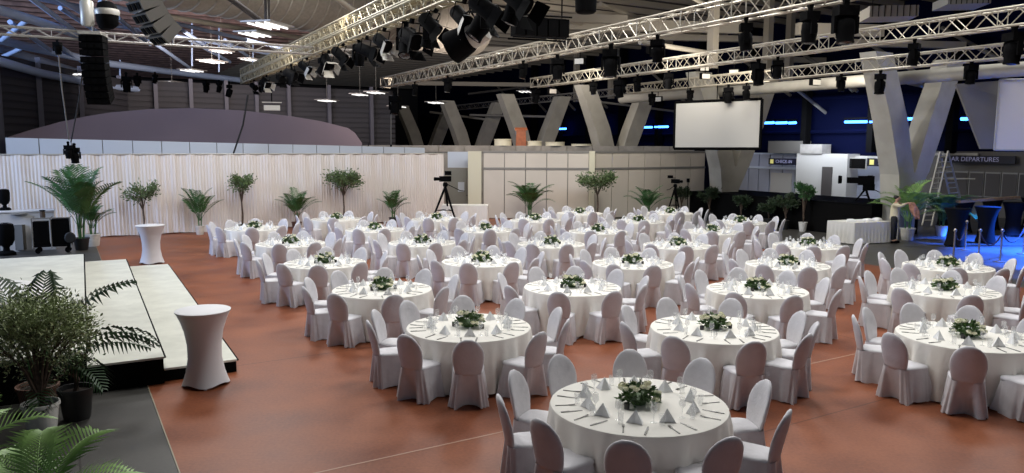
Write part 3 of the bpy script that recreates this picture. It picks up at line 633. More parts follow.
truss('truss crossing over the middle tables toward the hall centre', tp(LB, 385), tp(LB, 980), .42, .42)
truss('truss right of the middle with moving heads, ending above the screen', tp(LC, 534), tp(LC, 1120), .4, .4)
truss('rightmost truss running in front of the V-shaped columns', tp(LD, 630), tp(LD, 1150), .4, .4)
e0 = Vector((7.85, 49.7, 6.75)); truss('far dim truss beyond the concrete gallery', e0 + Vector((-.55, 1, 0))*26, e0, .45, .45, 'aluview', .7)
f0 = Vector((-12.9, 19.2, ZT)); truss('thin cross truss running behind the hanging loudspeaker', f0 - V*3, f0 + V*9.2, .2, .2, 'aluview', .35, .022, .01)
# ---- moving heads and spotlights
def head_mesh_set():
    c = MB(); c.box((0, 0, -.16), (.30, .24, .14)); c.box((0, 0, -.04), (.08, .06, .1)); c.tube([(0, -.04, .02), (0, .04, .02)], .05, 10); base = c.mesh('base', M['black'])
    c = MB(); c.box((0, 0, -.25), (.34, .1, .04)); c.box((-.17, 0, -.36), (.035, .1, .24)); c.box((.17, 0, -.36), (.035, .1, .24)); yoke = c.mesh('yoke', M['black'])
    c = MB(); c.lathe([(.09, .14), (.135, .10), (.14, -.02), (.12, -.16), (.13, -.22), (.115, -.22)], 18); hd = c.mesh('head', M['black'], True)
    c = MB(); c.lathe([(.10, -.224), (.06, -.235), (.01, -.24)], 18); ln = c.mesh('lens', M['lens'], True)
    return base, yoke, hd, ln
HM = head_mesh_set()
def moving_head(lab, p, s=1., rz=0, tilt=0, grp='moving head lamps'):
    t = thing('moving_head_lamp', lab, 'stage light', p, rz, grp); t.scale = (s, s, s)
    obj('base', HM[0], t); obj('yoke', HM[1], t); h = obj('head', HM[2], t, (0, 0, -.40)); h.rotation_euler = (tilt, 0, 0); obj('lens', HM[3], h)
    return t
def spot_mesh_set():
    c = MB(); c.lathe([(.11, -.25), (.15, -.2), (.15, .15), (.165, .2), (.165, .28)], 16); body = c.mesh('body', M['black'], True)
    c = MB()
    for k in range(4):
        a = k*pi/2; R = Matrix.Rotation(a, 3, 'Z'); c.prism([R @ Vector(q) for q in ((.17, -.15, .28), (.17, .15, .28), (.27, .18, .5), (.27, -.18, .5))], R @ Vector((.006, 0, 0)))
    bd = c.mesh('barn_doors', M['flap'])
    c = MB(); c.tube([(-.18, 0, 0), (-.2, 0, .0), (-.2, .28, -.05), (.2, .28, -.05), (.2, 0, 0), (.18, 0, 0)], .015, 6); c.box((0, .32, -.05), (.07, .1, .07)); yk = c.mesh('yoke', M['black'])
    c = MB(); c.lathe([(.14, .22), (.08, .25), (.01, .26)], 16); ln = c.mesh('lens', M['lens'], True)
    return body, bd, yk, ln
SM = spot_mesh_set()
BDK = SM[1].copy(); BDK.materials.clear(); BDK.materials.append(M['black'])
def spotlight(lab, p, s=1., az=-.6, el=-.55, grp='theatre spotlights', pale=True):
    # body axis is local Z, pointing along az/el
    d = Vector((cos(az)*cos(el), sin(az)*cos(el), sin(el))); t = thing('theatre_spotlight', lab, 'stage light', p, 0, grp)
    up = Vector((0, 0, 1)); y = (up - d*up.dot(d)).normalized(); x = y.cross(d); R = Matrix((x, y, d)).transposed().to_4x4()
    t.matrix_world = Matrix.Translation(Vector(p) - y*.34*s) @ R @ Matrix.Scale(s, 4)
    obj('body', SM[0], t); bdo = obj('barn_doors', SM[1] if pale else BDK, t)
    if pale: bdo['label'] = 'pale metal barn doors'
    obj('yoke', SM[2], t); obj('lens', SM[3], t); return t
rr = random.Random(5)
places_B = [(415, 'first'), (448, 'second'), (523, 'third'), (557, 'fourth'), (610, 'fifth'), (656, 'sixth'), (743, 'seventh'), (806, 'eighth'), (841, 'ninth')]
for i, (px, w_) in enumerate(places_B):
    p = tp(LB, px); moving_head('black moving head lamp, %s along the middle truss from its far end' % w_, p - Vector((0, 0, .03)), [.9, 1.0, .85, 1.15, 1.35, 1.0, 1.05, 1.1, 1.25][i], rr.uniform(0, 3), rr.uniform(-.25, .25))
places_C = [(536, 'first'), (593, 'second'), (619, 'third'), (637, 'fourth'), (668, 'fifth'), (757, 'sixth'), (776, 'seventh'), (911, 'eighth'), (1009, 'ninth')]
for i, (px, w_) in enumerate(places_C):
    p = tp(LC, px); moving_head('black moving head lamp, %s along the screen-side truss from its far end' % w_, p - Vector((0, 0, .03)), [1.1, .9, 1.25, 1.0, 1.0, 1.25, 1.0, 1.0, 1.3][i], rr.uniform(0, 3), rr.uniform(-.2, .2))
for i, (px, w_) in enumerate([(652, 'first'), (690, 'second'), (728, 'third'), (746, 'fourth'), (840, 'fifth'), (879, 'sixth'), (969, 'seventh')]):
    p = tp(LD, px); moving_head('black moving head lamp, %s along the rightmost truss from its far end' % w_, p - Vector((0, 0, .03)), [1, .9, 1.2, 1.1, .95, 1.25, 1.05][i], rr.uniform(0, 3), rr.uniform(-.2, .2))
for i, px in enumerate((256, 268, 281, 296, 312, 330, 348, 368, 388, 412, 436, 462, 492, 520)):
    p = tp(LA, px) - Vector((0, 0, .06)) + V*rr.uniform(-.1, .1); s = [.75, .8, .8, .9, .8, .9, .85, .95, .9, 1.1, .9, .9, 1.0, 1.0][i]
    spotlight(('black spotlight with pale barn doors, %s from the far end of the double truss' if i in (1, 4, 5, 8, 11) else 'black spotlight with black barn doors, %s from the far end of the double truss') % (ORD + ['ninth', 'tenth', 'eleventh', 'twelfth', 'thirteenth', 'fourteenth'])[i], p, s, radians(-38+rr.uniform(-16, 16)), radians(-30+rr.uniform(-14, 10)), pale=i in (1, 4, 5, 8, 11))
for i, px in enumerate((262, 289, 320, 356, 402, 425, 476, 508)):
    p = tp(LA, px) - Vector((0, 0, .03)); moving_head('black moving head lamp between spotlights, %s along the double truss' % ORD[i], p + V*.12, [.9, .9, 1, 1, 1.2, 1.1, 1.3, 1.1][i], rr.uniform(0, 3), rr.uniform(.2, .7))
# big pale-shelled floodlight
p = P(470, 38, 14.5)
t = thing('floodlight', 'large black floodlight with pale metal shell below the double truss', 'stage light', p)
d = Vector((-.75, .35, -.35)).normalized(); up = Vector((0, 0, 1)); y = (up-d*up.dot(d)).normalized(); x = y.cross(d); Rr = Matrix((x, y, d)).transposed()
obj('body', MB().lathe([(.20, -.1), (.26, .05), (.30, .3), (.31, .42)], 20, R=Rr).mesh('body', M['black'], True), t)
obj('shell', MB().lathe([(.06, -.42), (.19, -.36), (.215, -.1), (.24, .05)], 20, R=Rr).mesh('shell', M['flap'], True), t)['label'] = 'pale metal rear shell'
obj('lens', MB().lathe([(.27, .36), (.15, .39), (.01, .4)], 20, R=Rr).mesh('lens', M['lens'], True), t)
obj('hanger', MB().tube([x*.27, x*.3+Vector((0, 0, .35)), Vector((0, 0, .5)), -x*.3+Vector((0, 0, .35)), -x*.27], .02, 6).mesh('hanger', M['black']), t)
obj('suspension_pole', MB().tube([(0, 0, .5), (0, 0, 1.3)], .02, 6).mesh('suspension_pole', M['black']), t)
# black dimmer / amplifier rack between trusses, and a large hanging lamp housing
for (px, py, d_, w_, h_, lab) in ((540, 28, 20, 1.5, .55, 'black equipment rack hanging between the double and middle trusses'), (586, -6, 15, .42, .62, 'large black hanging lamp housing at the top edge of the picture')):
    p = P(px, py, d_); t = thing('equipment_rack' if w_ > 1 else 'hanging_subwoofer', lab, 'rack' if w_ > 1 else 'loudspeaker', p, VA*.6)
    if w_ > 1:
        for k in range(5): obj('module', MB().box((-.6+.3*k, 0, 0), (.26, .4, h_*.8)).mesh('module', M['black']), t)
        c = MB()
        for z in (-h_/2, h_/2): c.tube([(-.8, -.2, z), (.8, -.2, z)], .025); c.tube([(-.8, .2, z), (.8, .2, z)], .025)
        obj('frame', c.mesh('frame', M['black']), t); c = MB()
        for x_ in (-.6, .6): c.tube([(x_, 0, h_/2), (x_, 0, 2.2)], .02)
        obj('hanger', c.mesh('hanger', M['black']), t)
    else:
        obj('body', MB().lathe([(.16, -.36), (.2, -.33), (.22, .2), (.2, .3)], 16).mesh('body', M['black'], True), t); obj('hanger', MB().tube([(0, 0, .3), (0, 0, 1.6)], .03).mesh('hanger', M['black']), t)
# small clamp lamps with pale faces seen among the trusses
for i, (px, py, d_) in enumerate(((580, 61, 30), (652, 50, 29), (658, 99, 38), (704, 68, 34), (815, 82, 31), (734, 72, 33), (705, 76, 33), (552, 91, 38))):
    p = P(px, py, d_); t = thing('work_light', 'small boxy work light with pale face, %s among the right trusses' % ORD[i], 'lamp', p, rr.uniform(-.5, .5), 'work lights'); 
    obj('body', MB().box((0, 0, 0), (.42, .2, .26)).mesh('body', M['black']), t); obj('face', MB().box((0, -.11, -.02), (.36, .03, .2)).mesh('face', M['flap']), t); obj('hanger', MB().tube([(0, 0, .12), (0, 0, .55)], .02).mesh('hanger', M['black']), t)
# ---- line array loudspeakers
def line_array(lab, p, n, w_, h_, curve, m_, rz, grille=False):
    t = thing('line_array_speaker', lab, 'loudspeaker', p, rz, 'hanging line arrays'); z = 0; y = 0; a = 0
    for k in range(n):
        a = curve*(k/n)**1.3; R = Matrix.Rotation(a, 3, 'X'); cpt = Vector((0, y, z)) + R @ Vector((0, 0, -h_/2))
        c = MB(); c.prism([cpt + R @ Vector(q) for q in ((-w_/2, -.22, -h_/2+.01), (w_/2, -.22, -h_/2+.01), (w_/2, -.22, h_/2-.01), (-w_/2, -.22, h_/2-.01))], R @ Vector((0, .44, 0)))
        o = obj('cabinet', c.mesh('cabinet', M[m_]), t)
        c = MB()
        for sx in (-.3, 0, .3):
            q = cpt + R @ Vector((sx*w_, -.23, 0)); c.box(q, (w_*.2, .02, h_*.62), R=R)
        obj('grille', c.mesh('grille', M['black']), o)
        e = R @ Vector((0, 0, -h_)); y += e.y; z += e.z
    obj('flying_frame', MB().box((0, 0, .05), (w_*.95, .6, .08)).mesh('flying_frame', M['flap']), t)
    c = MB(); c.tube([(0, 0, .05), (0, 0, 3.2)], .02); obj('hoist_chain', c.mesh('hoist_chain', M['seam']), t)
    return t
p = P(93, 36, 20); line_array('tall curved black line array loudspeaker hanging over the stage', p, 10, .56, .17, .55, 'black', .2, True)
p = P(134, -48, 15.5); line_array('grey-green perforated line array at the top edge', p, 8, .62, .22, 1.0, 'greywall', -.7, True)
p = P(87, 12, 20); t = thing('chain_hoist', 'pale chain hoist motor above the curved black line array', 'hoist', p)
obj('motor', MB().lathe([(.13, -.35), (.16, -.3), (.16, .25), (.1, .32)], 14).mesh('motor', M['flap'], True), t); obj('hook', MB().tube([(0, 0, .3), (0, 0, 1.5)], .02).mesh('hook', M['seam']), t); obj('chain_bag', MB().lathe([(.1, -.75), (.16, -.7), (.17, -.38), (.12, -.34)], 12, c=(.45, 0, .3)).mesh('chain_bag', M['black'], True), t)
p = P(107, 12, 19); t = thing('chain_hoist', 'dark round hoist beside the pale chain hoist', 'hoist', p)
obj('motor', MB().lathe([(.12, -.4), (.24, -.3), (.26, .0), (.2, .2), (.1, .25)], 14).mesh('motor', M['black'], True), t); obj('ring', MB().lathe([(.27, -.08), (.29, 0), (.27, .06)], 18).mesh('ring', M['flap'], True), t); obj('hook', MB().tube([(0, 0, .2), (0, 0, 1.6)], .02).mesh('hook', M['seam']), t)
# ---- hanging cables and low-hung lamps against the wall
def cable(lab, pts, m_='rubber', r=.02): 
    o = thing('cable', lab, 'cable', (0, 0, 0)); me = MB().tube(pts, r, 6).mesh('cable', M[m_], True); COL.objects.unlink(o); bpy.data.objects.remove(o)
    o = obj('cable', me); return tag(o, lab, 'cable')
cable('thin pale cable dropping from the cross truss to the lamps over the curtain', [P(57, 40, 21), P(62, 90, 23), P(69, 140, 25)], 'seam', .018)
cable('dark cable from the curved line array down to lamps over the curtain', [P(84, 60, 20), P(79, 100, 22), P(71, 142, 25)])
cable('thick black cable hanging from the far end of the double truss', [P(248, 95, 31), P(243, 125, 31), P(233, 155, 31)], r=.035)
cable('short black cable above the curtain near the tripod', [P(369, 143, 36), P(366, 156, 36)], r=.03)
cable('thin grey cable down to the small black lamp over the curtain', [P(391, 95, 36), P(391, 148, 36)], 'seam', .015)
for (px, py, d_, s_, lab) in ((68, 147, 25, .8, 'paired black lamp hung low over the curtain, its thinner half'), (74, 149, 25.2, .95, 'paired black lamp hung low over the curtain, its thicker half'), (391, 150, 36, .9, 'small black lamp hung above the right part of the curtain')):
    moving_head(lab, P(px, py-4, d_), s_, .3, .2, 'low-hung black lamps')
for i, (px, py, d_, s_) in enumerate(((57, 43, 20.5, .6), (126, 77, 36, 1.3), (137, 77, 36, .9), (206, 84, 38, .9), (219, 84, 38, .9), (229, 86, 38, 1.1), (155, 76, 37, .8), (395, 96, 36, 1.6))):
    moving_head('dark lamp %s from left below the roof tubes' % ORD[i], P(px, py-3, d_), s_, .4*i, .3, 'dark lamps below the roof tubes')
p = P(272, 108, 31); t = thing('projector', 'pale projector box hanging under the far end of the double truss', 'projector', p, .3); obj('body', MB().box((0, 0, 0), (.62, .4, .2)).mesh('body', M['flap']), t); obj('bracket', MB().box((0, 0, .22), (.75, .3, .03)).mesh('bracket', M['flap']), t); obj('pole', MB().tube([(0, 0, .2), (0, 0, .9)], .025).mesh('pole', M['black']), t)
# ================================================================== ROOF STRUCTURE
def bar(nm, lab, a, b, r, m_, n=8, cat='beam'):
    me = MB().tube([a, b] if not isinstance(a, list) else a, r, n).mesh(nm, M[m_], True); o = obj(nm, me); o['kind'] = 'structure'; o['label'] = lab; o['category'] = cat; return o
for k in range(44):                       # purlins along V
    q = Vector((-5, 30, RZ-.16)) + U*(k*1.8-10)
    c = MB(); c.box(q - V*32, (72, .45, .3), VA); o = struct('ceiling_purlin', c.mesh('ceiling_purlin', M['purlin']), 'rusty-brown roof purlin over the left half of the hall')
    c = MB(); c.box(q + V*26, (44, .3, .26), VA); o = struct('ceiling_purlin', c.mesh('ceiling_purlin', M['beam']), 'beige roof purlin over the right half of the hall')
# blue-grey tubular roof trusses, upper left
tubes = [([P(-40, -6, 24), P(0, 10, 27), P(40, 22, 30), P(85, 37, 34)], .13), ([P(-30, 32, 33), P(20, 45, 36.5), P(62, 54, 40), P(105, 63, 44), P(165, 71, 50), P(240, 80, 55.6)], .15), ([P(-20, 43, 36), P(40, 60, 43), P(82, 73, 50)], .15),
         ([P(-5, 60, 30), P(40, 73, 35), P(108, 86.5, 44), P(156, 91, 48), P(243, 101, 52), P(350, 111, 56)], .14), ([P(100, 2, 30), P(170, 22, 35), P(300, 52, 44)], .07), ([P(105, 24, 36), P(190, 38, 42), P(300, 60, 52)], .07), ([P(0, -10, 30), P(60, 3, 33), P(110, 12, 36)], .08)]
for i, (pp, r_) in enumerate(tubes): bar('ceiling_tube', 'blue-grey tubular roof chord at upper left', pp, None, r_*1.35, 'tube')
diag = [((28, -4, 28), (84, 38, 34)), ((55, -3, 30), (84, 14, 33)), ((10, 22, 30), (50, 50, 37)), ((60, 8, 33), (110, 40, 38)), ((118, 18, 34), (150, 44, 40)), ((164, 18, 36), (208, 47, 44)), ((150, 40, 40), (190, 68, 48)), ((60, 46, 38), (88, 66, 44)), ((0, 58, 38), (24, 47, 37)), ((190, 40, 42), (230, 62, 50)), ((225, 40, 44), (262, 66, 54)), ((30, 18, 29), (2, 40, 33))]
for (a, b) in diag: bar('ceiling_brace', 'blue-grey diagonal roof brace at upper left', P(*a), P(*b), .10, 'tube')
for (px, y0, y1, d_) in ((192, 22, 66, 44), (219, 28, 72, 46), (253, 40, 75, 48), (120, 60, 100, 46)): bar('ceiling_hanger', 'thin grey vertical roof hanger', P(px, y0, d_), P(px, y1, d_), .05, 'tube')
# big light duct
d0, d1 = P(60, -62, 24), P(470, 26, 40); bar('ceiling_duct', 'large pale ribbed air duct under the roof', d0, d1, 1.55, 'duct', 28, 'duct')
c = MB(); dd = (d1-d0); Ld = dd.length; dd.normalize(); Rq = dd.to_track_quat('Z', 'Y').to_matrix()
for k in range(34): c.lathe([(1.56, -.03), (1.6, 0), (1.56, .03)], 28, c=d0+dd*(k*Ld/34), cap=False, R=Rq)
o = obj('ceiling_duct_ribs', c.mesh('ceiling_duct_ribs', M['duct'])); o['kind'] = 'structure'; o['label'] = 'ribs around the large pale air duct'; o['category'] = 'duct'
c0_ = P(140, 12, 27); c1_ = P(345, 45, 37); bar('ceiling_chord', 'straight beige roof chord below the big air duct', c0_, c1_, .10, 'beam')
# dark/pale braces near the duct
for (a, b, m_) in (((228, -3, 26), (262, 22, 28), 'deck'), ((267, -6, 27), (267, 22, 27.5), 'deck'), ((335, -3, 26), (367, 21, 30), 'beam'), ((480, 8, 30), (530, 20, 34), 'beam'), ((560, 20, 34), (640, 34, 40), 'beam'), ((640, 42, 30), (716, 54, 34), 'beam'), ((600, 4, 34), (640, 18, 38), 'beam'), ((690, -4, 30), (712, 8, 34), 'beam')):
    bar('ceiling_brace', 'diagonal roof brace near the air duct and trusses', P(*a), P(*b), .1, m_)
# beige roof beams in the middle / right, running along V at height 9
for (px, py, d_, L_, w_) in ((655, 26, 36, 9, .5), (560, 18, 34, 6, .35), (700, 38, 40, 7, .3), (800, 60, 46, 8, .3), (840, 30, 34, 4, .5), (520, 50, 52, 8, .3), (905, 44, 36, 6, .3), (470, 84, 60, 10, .3)):
    p = P(px, py, d_); c = MB(); c.box(p, (L_, .3, w_), VA*.25); struct('ceiling_beam', c.mesh('ceiling_beam', M['beam']), 'beige horizontal roof beam above the trusses')
for (px, d_) in ((577, 60), (713, 34), (790, 44), (768, 40), (612, 56), (858, 50)):
    p = P(px, 40, d_); c = MB(); c.box((p.x, p.y, (6.8+RZ)/2), (.35, .35, RZ-6.8), VA); struct('ceiling_post', c.mesh('ceiling_post', M['beam']), 'grey-beige roof post dropping behind the trusses')
for (px, py, d_, w_, h_, m_, lab) in ((888, 14, 26, 1.5, .35, 'beam', 'beige boxed ceiling unit above the rightmost trusses'), (961, 3, 24, 1.2, .25, 'seam', 'gridded grey ceiling panel at the top right')):
    p = P(px, py, d_); t = thing('ceiling_unit', lab, 'ceiling unit', p, -.15); obj('box', MB().box((0, 0, 0), (w_, 1.2, h_)).mesh('box', M[m_]), t)
    c = MB(); [c.box((-w_/2+.08+k*(w_-.16)/7, -.61, 0), (.02, .02, h_)) for k in range(8)]; obj('grid', c.mesh('grid', M['black']), t); c = MB(); [c.tube([(x_, 0, h_/2), (x_, 0, 2)], .015) for x_ in (-w_/3, w_/3)]; obj('hanger', c.mesh('hanger', M['black']), t)
# ducts on the right, along the column row
da = VC0 - U*9 - V*.2; bar('ceiling_pipe', 'long grey air pipe running past the V-shaped columns', Vector((da.x, da.y, 5.95)), Vector(((VC0+U*16).x, (VC0+U*16).y, 5.95)) - V*.9, .24, 'concrete', 16, 'pipe')
for (a, b, r_, m_) in (((760, 60, 40), (826, 113, 46), .1, 'seam'), ((826, 113, 46), (880, 110, 44), .08, 'seam'), ((898, 80, 30), (940, 90, 33), .09, 'flap'), ((850, 88, 44), (862, 100, 46), .1, 'seam'), ((600, 102, 46), (680, 112, 50), .07, 'seam'), ((470, 115, 60), (560, 117, 56), .09, 'seam'), ((430, 112, 62), (490, 120, 60), .09, 'seam')):
    bar('ceiling_brace', 'grey strut between the V-shaped columns', P(*a), P(*b), r_, m_)
# ---- fluorescent ceiling lamps
for i, (px, py, d_, s_) in enumerate(((268, 26, 27, 1.1), (255, 35, 31, 1.0), (212, 62, 42, 1.0), (222, 52, 42, .8), (192, 71, 46, 1.0), (172, 83, 48, 1.1), (83, 75, 40, .9), (327, 101, 50, 1.), (376, 93, 48, 1.), (398, 107, 52, 1.), (250, 60, 44, .8), (360, 95, 49, .9), (436, 103, 55, 1.1), (525, 92, 58, 1.0))):
    p = P(px, py, d_); t = thing('ceiling_lamp', 'white fluorescent ceiling lamp, %s of the fittings under the roof' % (ORD+['ninth', 'tenth', 'eleventh', 'twelfth', 'thirteenth', 'fourteenth'])[i], 'lamp', p, -.25, 'fluorescent ceiling lamps')
    obj('housing', MB().box((0, 0, .06), (1.05*s_, 1.4*s_, .05)).mesh('housing', M['aluview']), t)
    for k in range(3): obj('light_tube', MB().tube([((-.3+.3*k)*s_, -.65*s_, 0), ((-.3+.3*k)*s_, .65*s_, 0)], .028*s_, 6).mesh('light_tube', M['tubelit']), t)
    obj('hanger', MB().tube([(0, 0, .08), (0, 0, min(2.2, RZ-p.z))], .012, 4).mesh('hanger', M['seam']), t)
# ================================================================== SCREENS
def screen(lab, a, b, zt, zb, hang):
    a, b = Vector(a), Vector(b); d = (b-a); L_ = d.length; d.normalize(); n = Vector((d.y, -d.x, 0)); t = thing('projection_screen', lab, 'screen', (a.x, a.y, 0), 0, 'large projection screens')
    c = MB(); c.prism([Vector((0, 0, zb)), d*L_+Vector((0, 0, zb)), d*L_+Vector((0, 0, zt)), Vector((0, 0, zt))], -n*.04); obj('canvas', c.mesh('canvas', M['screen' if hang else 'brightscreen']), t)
    c = MB()
    for (q0, q1) in ((Vector((0, 0, zb)), d*L_+Vector((0, 0, zb))), (Vector((0, 0, zt)), d*L_+Vector((0, 0, zt))), (Vector((0, 0, zb)), Vector((0, 0, zt))), (d*L_+Vector((0, 0, zb)), d*L_+Vector((0, 0, zt)))):
        c.tube([q0-n*.01, q1-n*.01], .065 if hang else .03, 4)
    obj('frame', c.mesh('frame', M['black' if hang else 'screen']), t)
    if hang:
        [obj('hanger', MB().tube([d*(L_*f)+Vector((0, 0, zt)), d*(L_*f)+Vector((0, 0, ZT+.6))], .02, 5).mesh('hanger', M['black']), t) for f in (.15, .5, .85)]
    return t
sa = P(674, 148, 34); sb = P(760, 148, 31.6)
screen('large blank projection screen hanging over the partition wall end', sa, sb, 5.32, 3.30, True)
sd = (sb-sa).normalized(); sc_ = P(994, 150, 26); se = sc_ + Vector((.93, -.36, 0))*4.2
screen('blank projection screen mounted on the grey backdrop', sc_, se, 5.66, 3.32, False)
q0 = P(981, 149, 26.6); q1 = P(956, 84, 26.6); dr = Vector((.93, -.36, 0)); e0 = q0 + dr*6
t = thing('screen_backdrop', 'tall grey backdrop with slanted edge around the rightmost screen', 'backdrop', (0, 0, 0))
c = MB(); c.prism([q0, Vector((e0.x, e0.y, q0.z)), Vector((e0.x, e0.y, 6.0)), q1+dr*.0], Vector((.36, .93, 0))*.3); obj('board', c.mesh('board', M['backdrop']), t)
c = MB(); [c.tube([q0+dr*f+Vector((.1, .2, 0)), Vector(((q0+dr*f).x+.1, (q0+dr*f).y+.2, .0))], .06) for f in (1.6, 4.5)]; obj('post', c.mesh('post', M['black']), t)
# ================================================================== RIGHT SIDE: PLATFORM, COUNTERS, SIGNS
t = thing('camera_platform', 'long black-draped platform behind the row of bushes', 'platform', (0, 0, 0))
c = MB(); a = PB0; b = PB0 + U*PBL; c.prism([a, b, b+V*3, a+V*3], (0, 0, 1.22)); obj('black_drape', c.mesh('black_drape', M['blackfab']), t)
c = MB(); c.prism([a-V*.03+Vector((0, 0, 1.22)), b-V*.03+Vector((0, 0, 1.22)), b+V*3+Vector((0, 0, 1.22)), a+V*3+Vector((0, 0, 1.22))], (0, 0, .04)); obj('deck', c.mesh('deck', M['black']), t)
# broadcast cameras
def tripod_camera(lab, p, s=1., rz=0, big=False, legsp=.5, hh=1.35):
    t = thing('video_camera' if big else 'camera_tripod', lab, 'camera', p, rz); t.scale = (s, s, s)
    for k in range(3):
        a = 2*pi*k/3+.5; obj('leg', MB().tube([(0, 0, hh), (legsp*cos(a)*.5, legsp*sin(a)*.5, hh*.45), (legsp*cos(a), legsp*sin(a), 0.01)], [.04, .032, .022], 8).mesh('leg', M['black']), t)
    obj('spreader', MB().tube([(legsp*.5*cos(.5), legsp*.5*sin(.5), hh*.45), (legsp*.5*cos(2.6), legsp*.5*sin(2.6), hh*.45), (legsp*.5*cos(4.7), legsp*.5*sin(4.7), hh*.45), (legsp*.5*cos(.5), legsp*.5*sin(.5), hh*.45)], .012).mesh('spreader', M['black']), t)
    obj('fluid_head', MB().lathe([(.06, hh), (.08, hh+.03), (.08, hh+.1), (.05, hh+.14)], 12).mesh('fluid_head', M['black'], True), t)
    c = MB(); z = hh+.25
    if big: c.box((0, 0, z+.05), (.28, .55, .34)); c.box((0, -.45, z+.05), (.26, .42, .22)); c.box((0, .1, z-.2), (.22, .4, .25)); c.lathe([(.15, 0), (.16, .12)], 14, c=(0, -.85, z+.07), R=Matrix.Rotation(pi/2, 3, 'X'))
    else: c.box((0, 0, z), (.14, .36, .17)); c.lathe([(.05, 0), (.055, .18), (.065, .2)], 12, c=(0, -.16, z), R=Matrix.Rotation(pi/2, 3, 'X')); c.box((0, .1, z+.13), (.04, .2, .03))
    obj('camera_body', c.mesh('camera_body', M['black']), t)
    obj('viewfinder', MB().box((-.16 if not big else -.02, .14, z+.18), (.14, .18, .12)).mesh('viewfinder', M['black']), t)
    obj('pan_handle', MB().tube([(.05, .05, hh+.08), (.12, .45, hh-.12), (.13, .6, hh-.14)], .014).mesh('pan_handle', M['black']), t); return t
g = P(446, 213, 29.6); g2 = G(441, 226); tripod_camera('black video camera on a tall tripod beside the curtain end', (-2.72, 29.3+1.6, .004), 1.28, -1.2, legsp=.62)
tripod_camera('dark camera tripod before the white partition wall', (7.55, 35.2, .004), 1.12, .6, legsp=.42)
tripod_camera('large broadcast camera standing on the black platform', P(865, 200, 30.2) - Vector((0, 0, P(865, 200, 30.2).z-1.262)), 1.05, 1.25+pi, True, .34, .48)
t = thing('light_stand', 'thin black stand beside the dark camera tripod', 'stand', (8.3, 35.9, .004)); obj('pole', MB().tube([(0, 0, 0), (0, 0, 1.75)], .02).mesh('pole', M['black']), t); obj('lamp_head', MB().box((0, 0, 1.8), (.12, .12, .18)).mesh('lamp_head', M['black']), t); c = MB(); [c.tube([(0, 0, .3), (.28*cos(a), .28*sin(a), .01)], .012) for a in (0, 2.1, 4.2)]; obj('base', c.mesh('base', M['black']), t)
# white-clothed serving table with stacked white linen
wa, wb = Vector((11.72, 27.55, 0)), Vector((12.1, 26.25, 0)); wdir = Vector((.93, .36, 0)).normalized()
t = thing('serving_table', 'rectangular serving table under a pleated white cloth before the platform', 'table', (0, 0, 0))
c = MB(); q = [Vector((11.95, 26.35, .05)), Vector((11.95, 26.35, .05))+wdir*1.75, Vector((11.35, 27.2, .05))+wdir*1.75, Vector((11.35, 27.2, .05))]; c.prism(q, (0, 0, .71))
obj('tabletop', c.mesh('tabletop', M['palewood']), t)
def drape_path(pts, zt, m_, name, parent, amp=.025, per=.16, zb=.03):
    vs = []; fs = []; P_ = []; pts = [Vector(p) for p in pts]
    for i in range(len(pts)-1):
        a, b = pts[i], pts[i+1]; L_ = (b-a).length; n_ = max(2, int(L_/.025)); nn = Vector(((b-a).y, -(b-a).x, 0)).normalized()
        for k in range(n_): P_.append((a.lerp(b, k/n_), nn, k/n_*L_, min(1, 5*min(k, n_-k)/n_)))
    P_.append((pts[-1], nn, 0, 0)); N_ = len(P_)
    for z in (zt, zt*.85, zt*.4, zb):
        f = (zt-z)/zt
        for (p, nn, s, e) in P_: q = p + nn*(.01+amp*f*e*sin(2*pi*s/per)+.02*f); vs.append((q.x, q.y, z))
    for j in range(3): fs += [(j*N_+i, j*N_+i+1, (j+1)*N_+i+1, (j+1)*N_+i) for i in range(N_-1)]
    return obj(name, MB().add(vs, fs).mesh(name, m_, 'all'), parent)
o = drape_path([Vector((x.x, x.y, 0)) for x in (q[3], q[0], q[1], q[2], q[3])], .765, M['cloth'], 'cloth_skirt', t)
c = MB(); c.prism([Vector((x.x, x.y, .762)) for x in q], (0, 0, .008)); obj('cloth_top', c.mesh('cloth_top', M['cloth']), t)
for i, (s, w_, h_) in enumerate(((.25, .34, .1), (.68, .3, .07), (1.05, .36, .09), (1.45, .3, .11))):
    p = Vector((11.78, 26.7, .772)) + wdir*s; thing('folded_linen', 'pile of folded white linen, %s along the serving table' % ORD[i], 'linen', p, .5+.3*i, 'folded linen on the serving table', MB().lathe([(w_*.6, 0), (w_*.62, h_*.4), (w_*.5, h_*.8), (w_*.2, h_)], 4).mesh('folded_linen', M['napkin']))
# white counter walls along the right side
def wpoint(px, off=0): p = on(px, 150, RW0 - V*off, U); return Vector((p.x, p.y, 0))
def wbox(nm, lab, pxa, pxb, z0, z1, off, th, m_, st=True, cat=None):
    a = wpoint(pxa, off); b = wpoint(pxb, off); c = MB(); c.prism([Vector((a.x, a.y, z0)), Vector((b.x, b.y, z0)), Vector((b.x, b.y, z1)), Vector((a.x, a.y, z1))], V*th)
    me = c.mesh(nm, M[m_])
    if st: return struct(nm, me, lab)
    return tag(obj(nm, me), lab, cat or nm.split('_')[-1])
M['coolwhite'] = mat('cool_white_panel', (.40, .42, .50), .5); M['warmwhite'] = mat('white_counter_panel', (.50, .48, .44), .6)
for (a, b) in ((738, 749), (750, 759), (760, 770), (771, 783), (784, 796)):
    wbox('wall_panel', 'cool white check-in wall panel beyond the platform', a, b, 0, 2.0, .3, .2, 'coolwhite'); wbox('wall_panel', 'cool white upper wall panel beyond the platform', a, b, 2.06, 2.95, .3, .2, 'coolwhite')
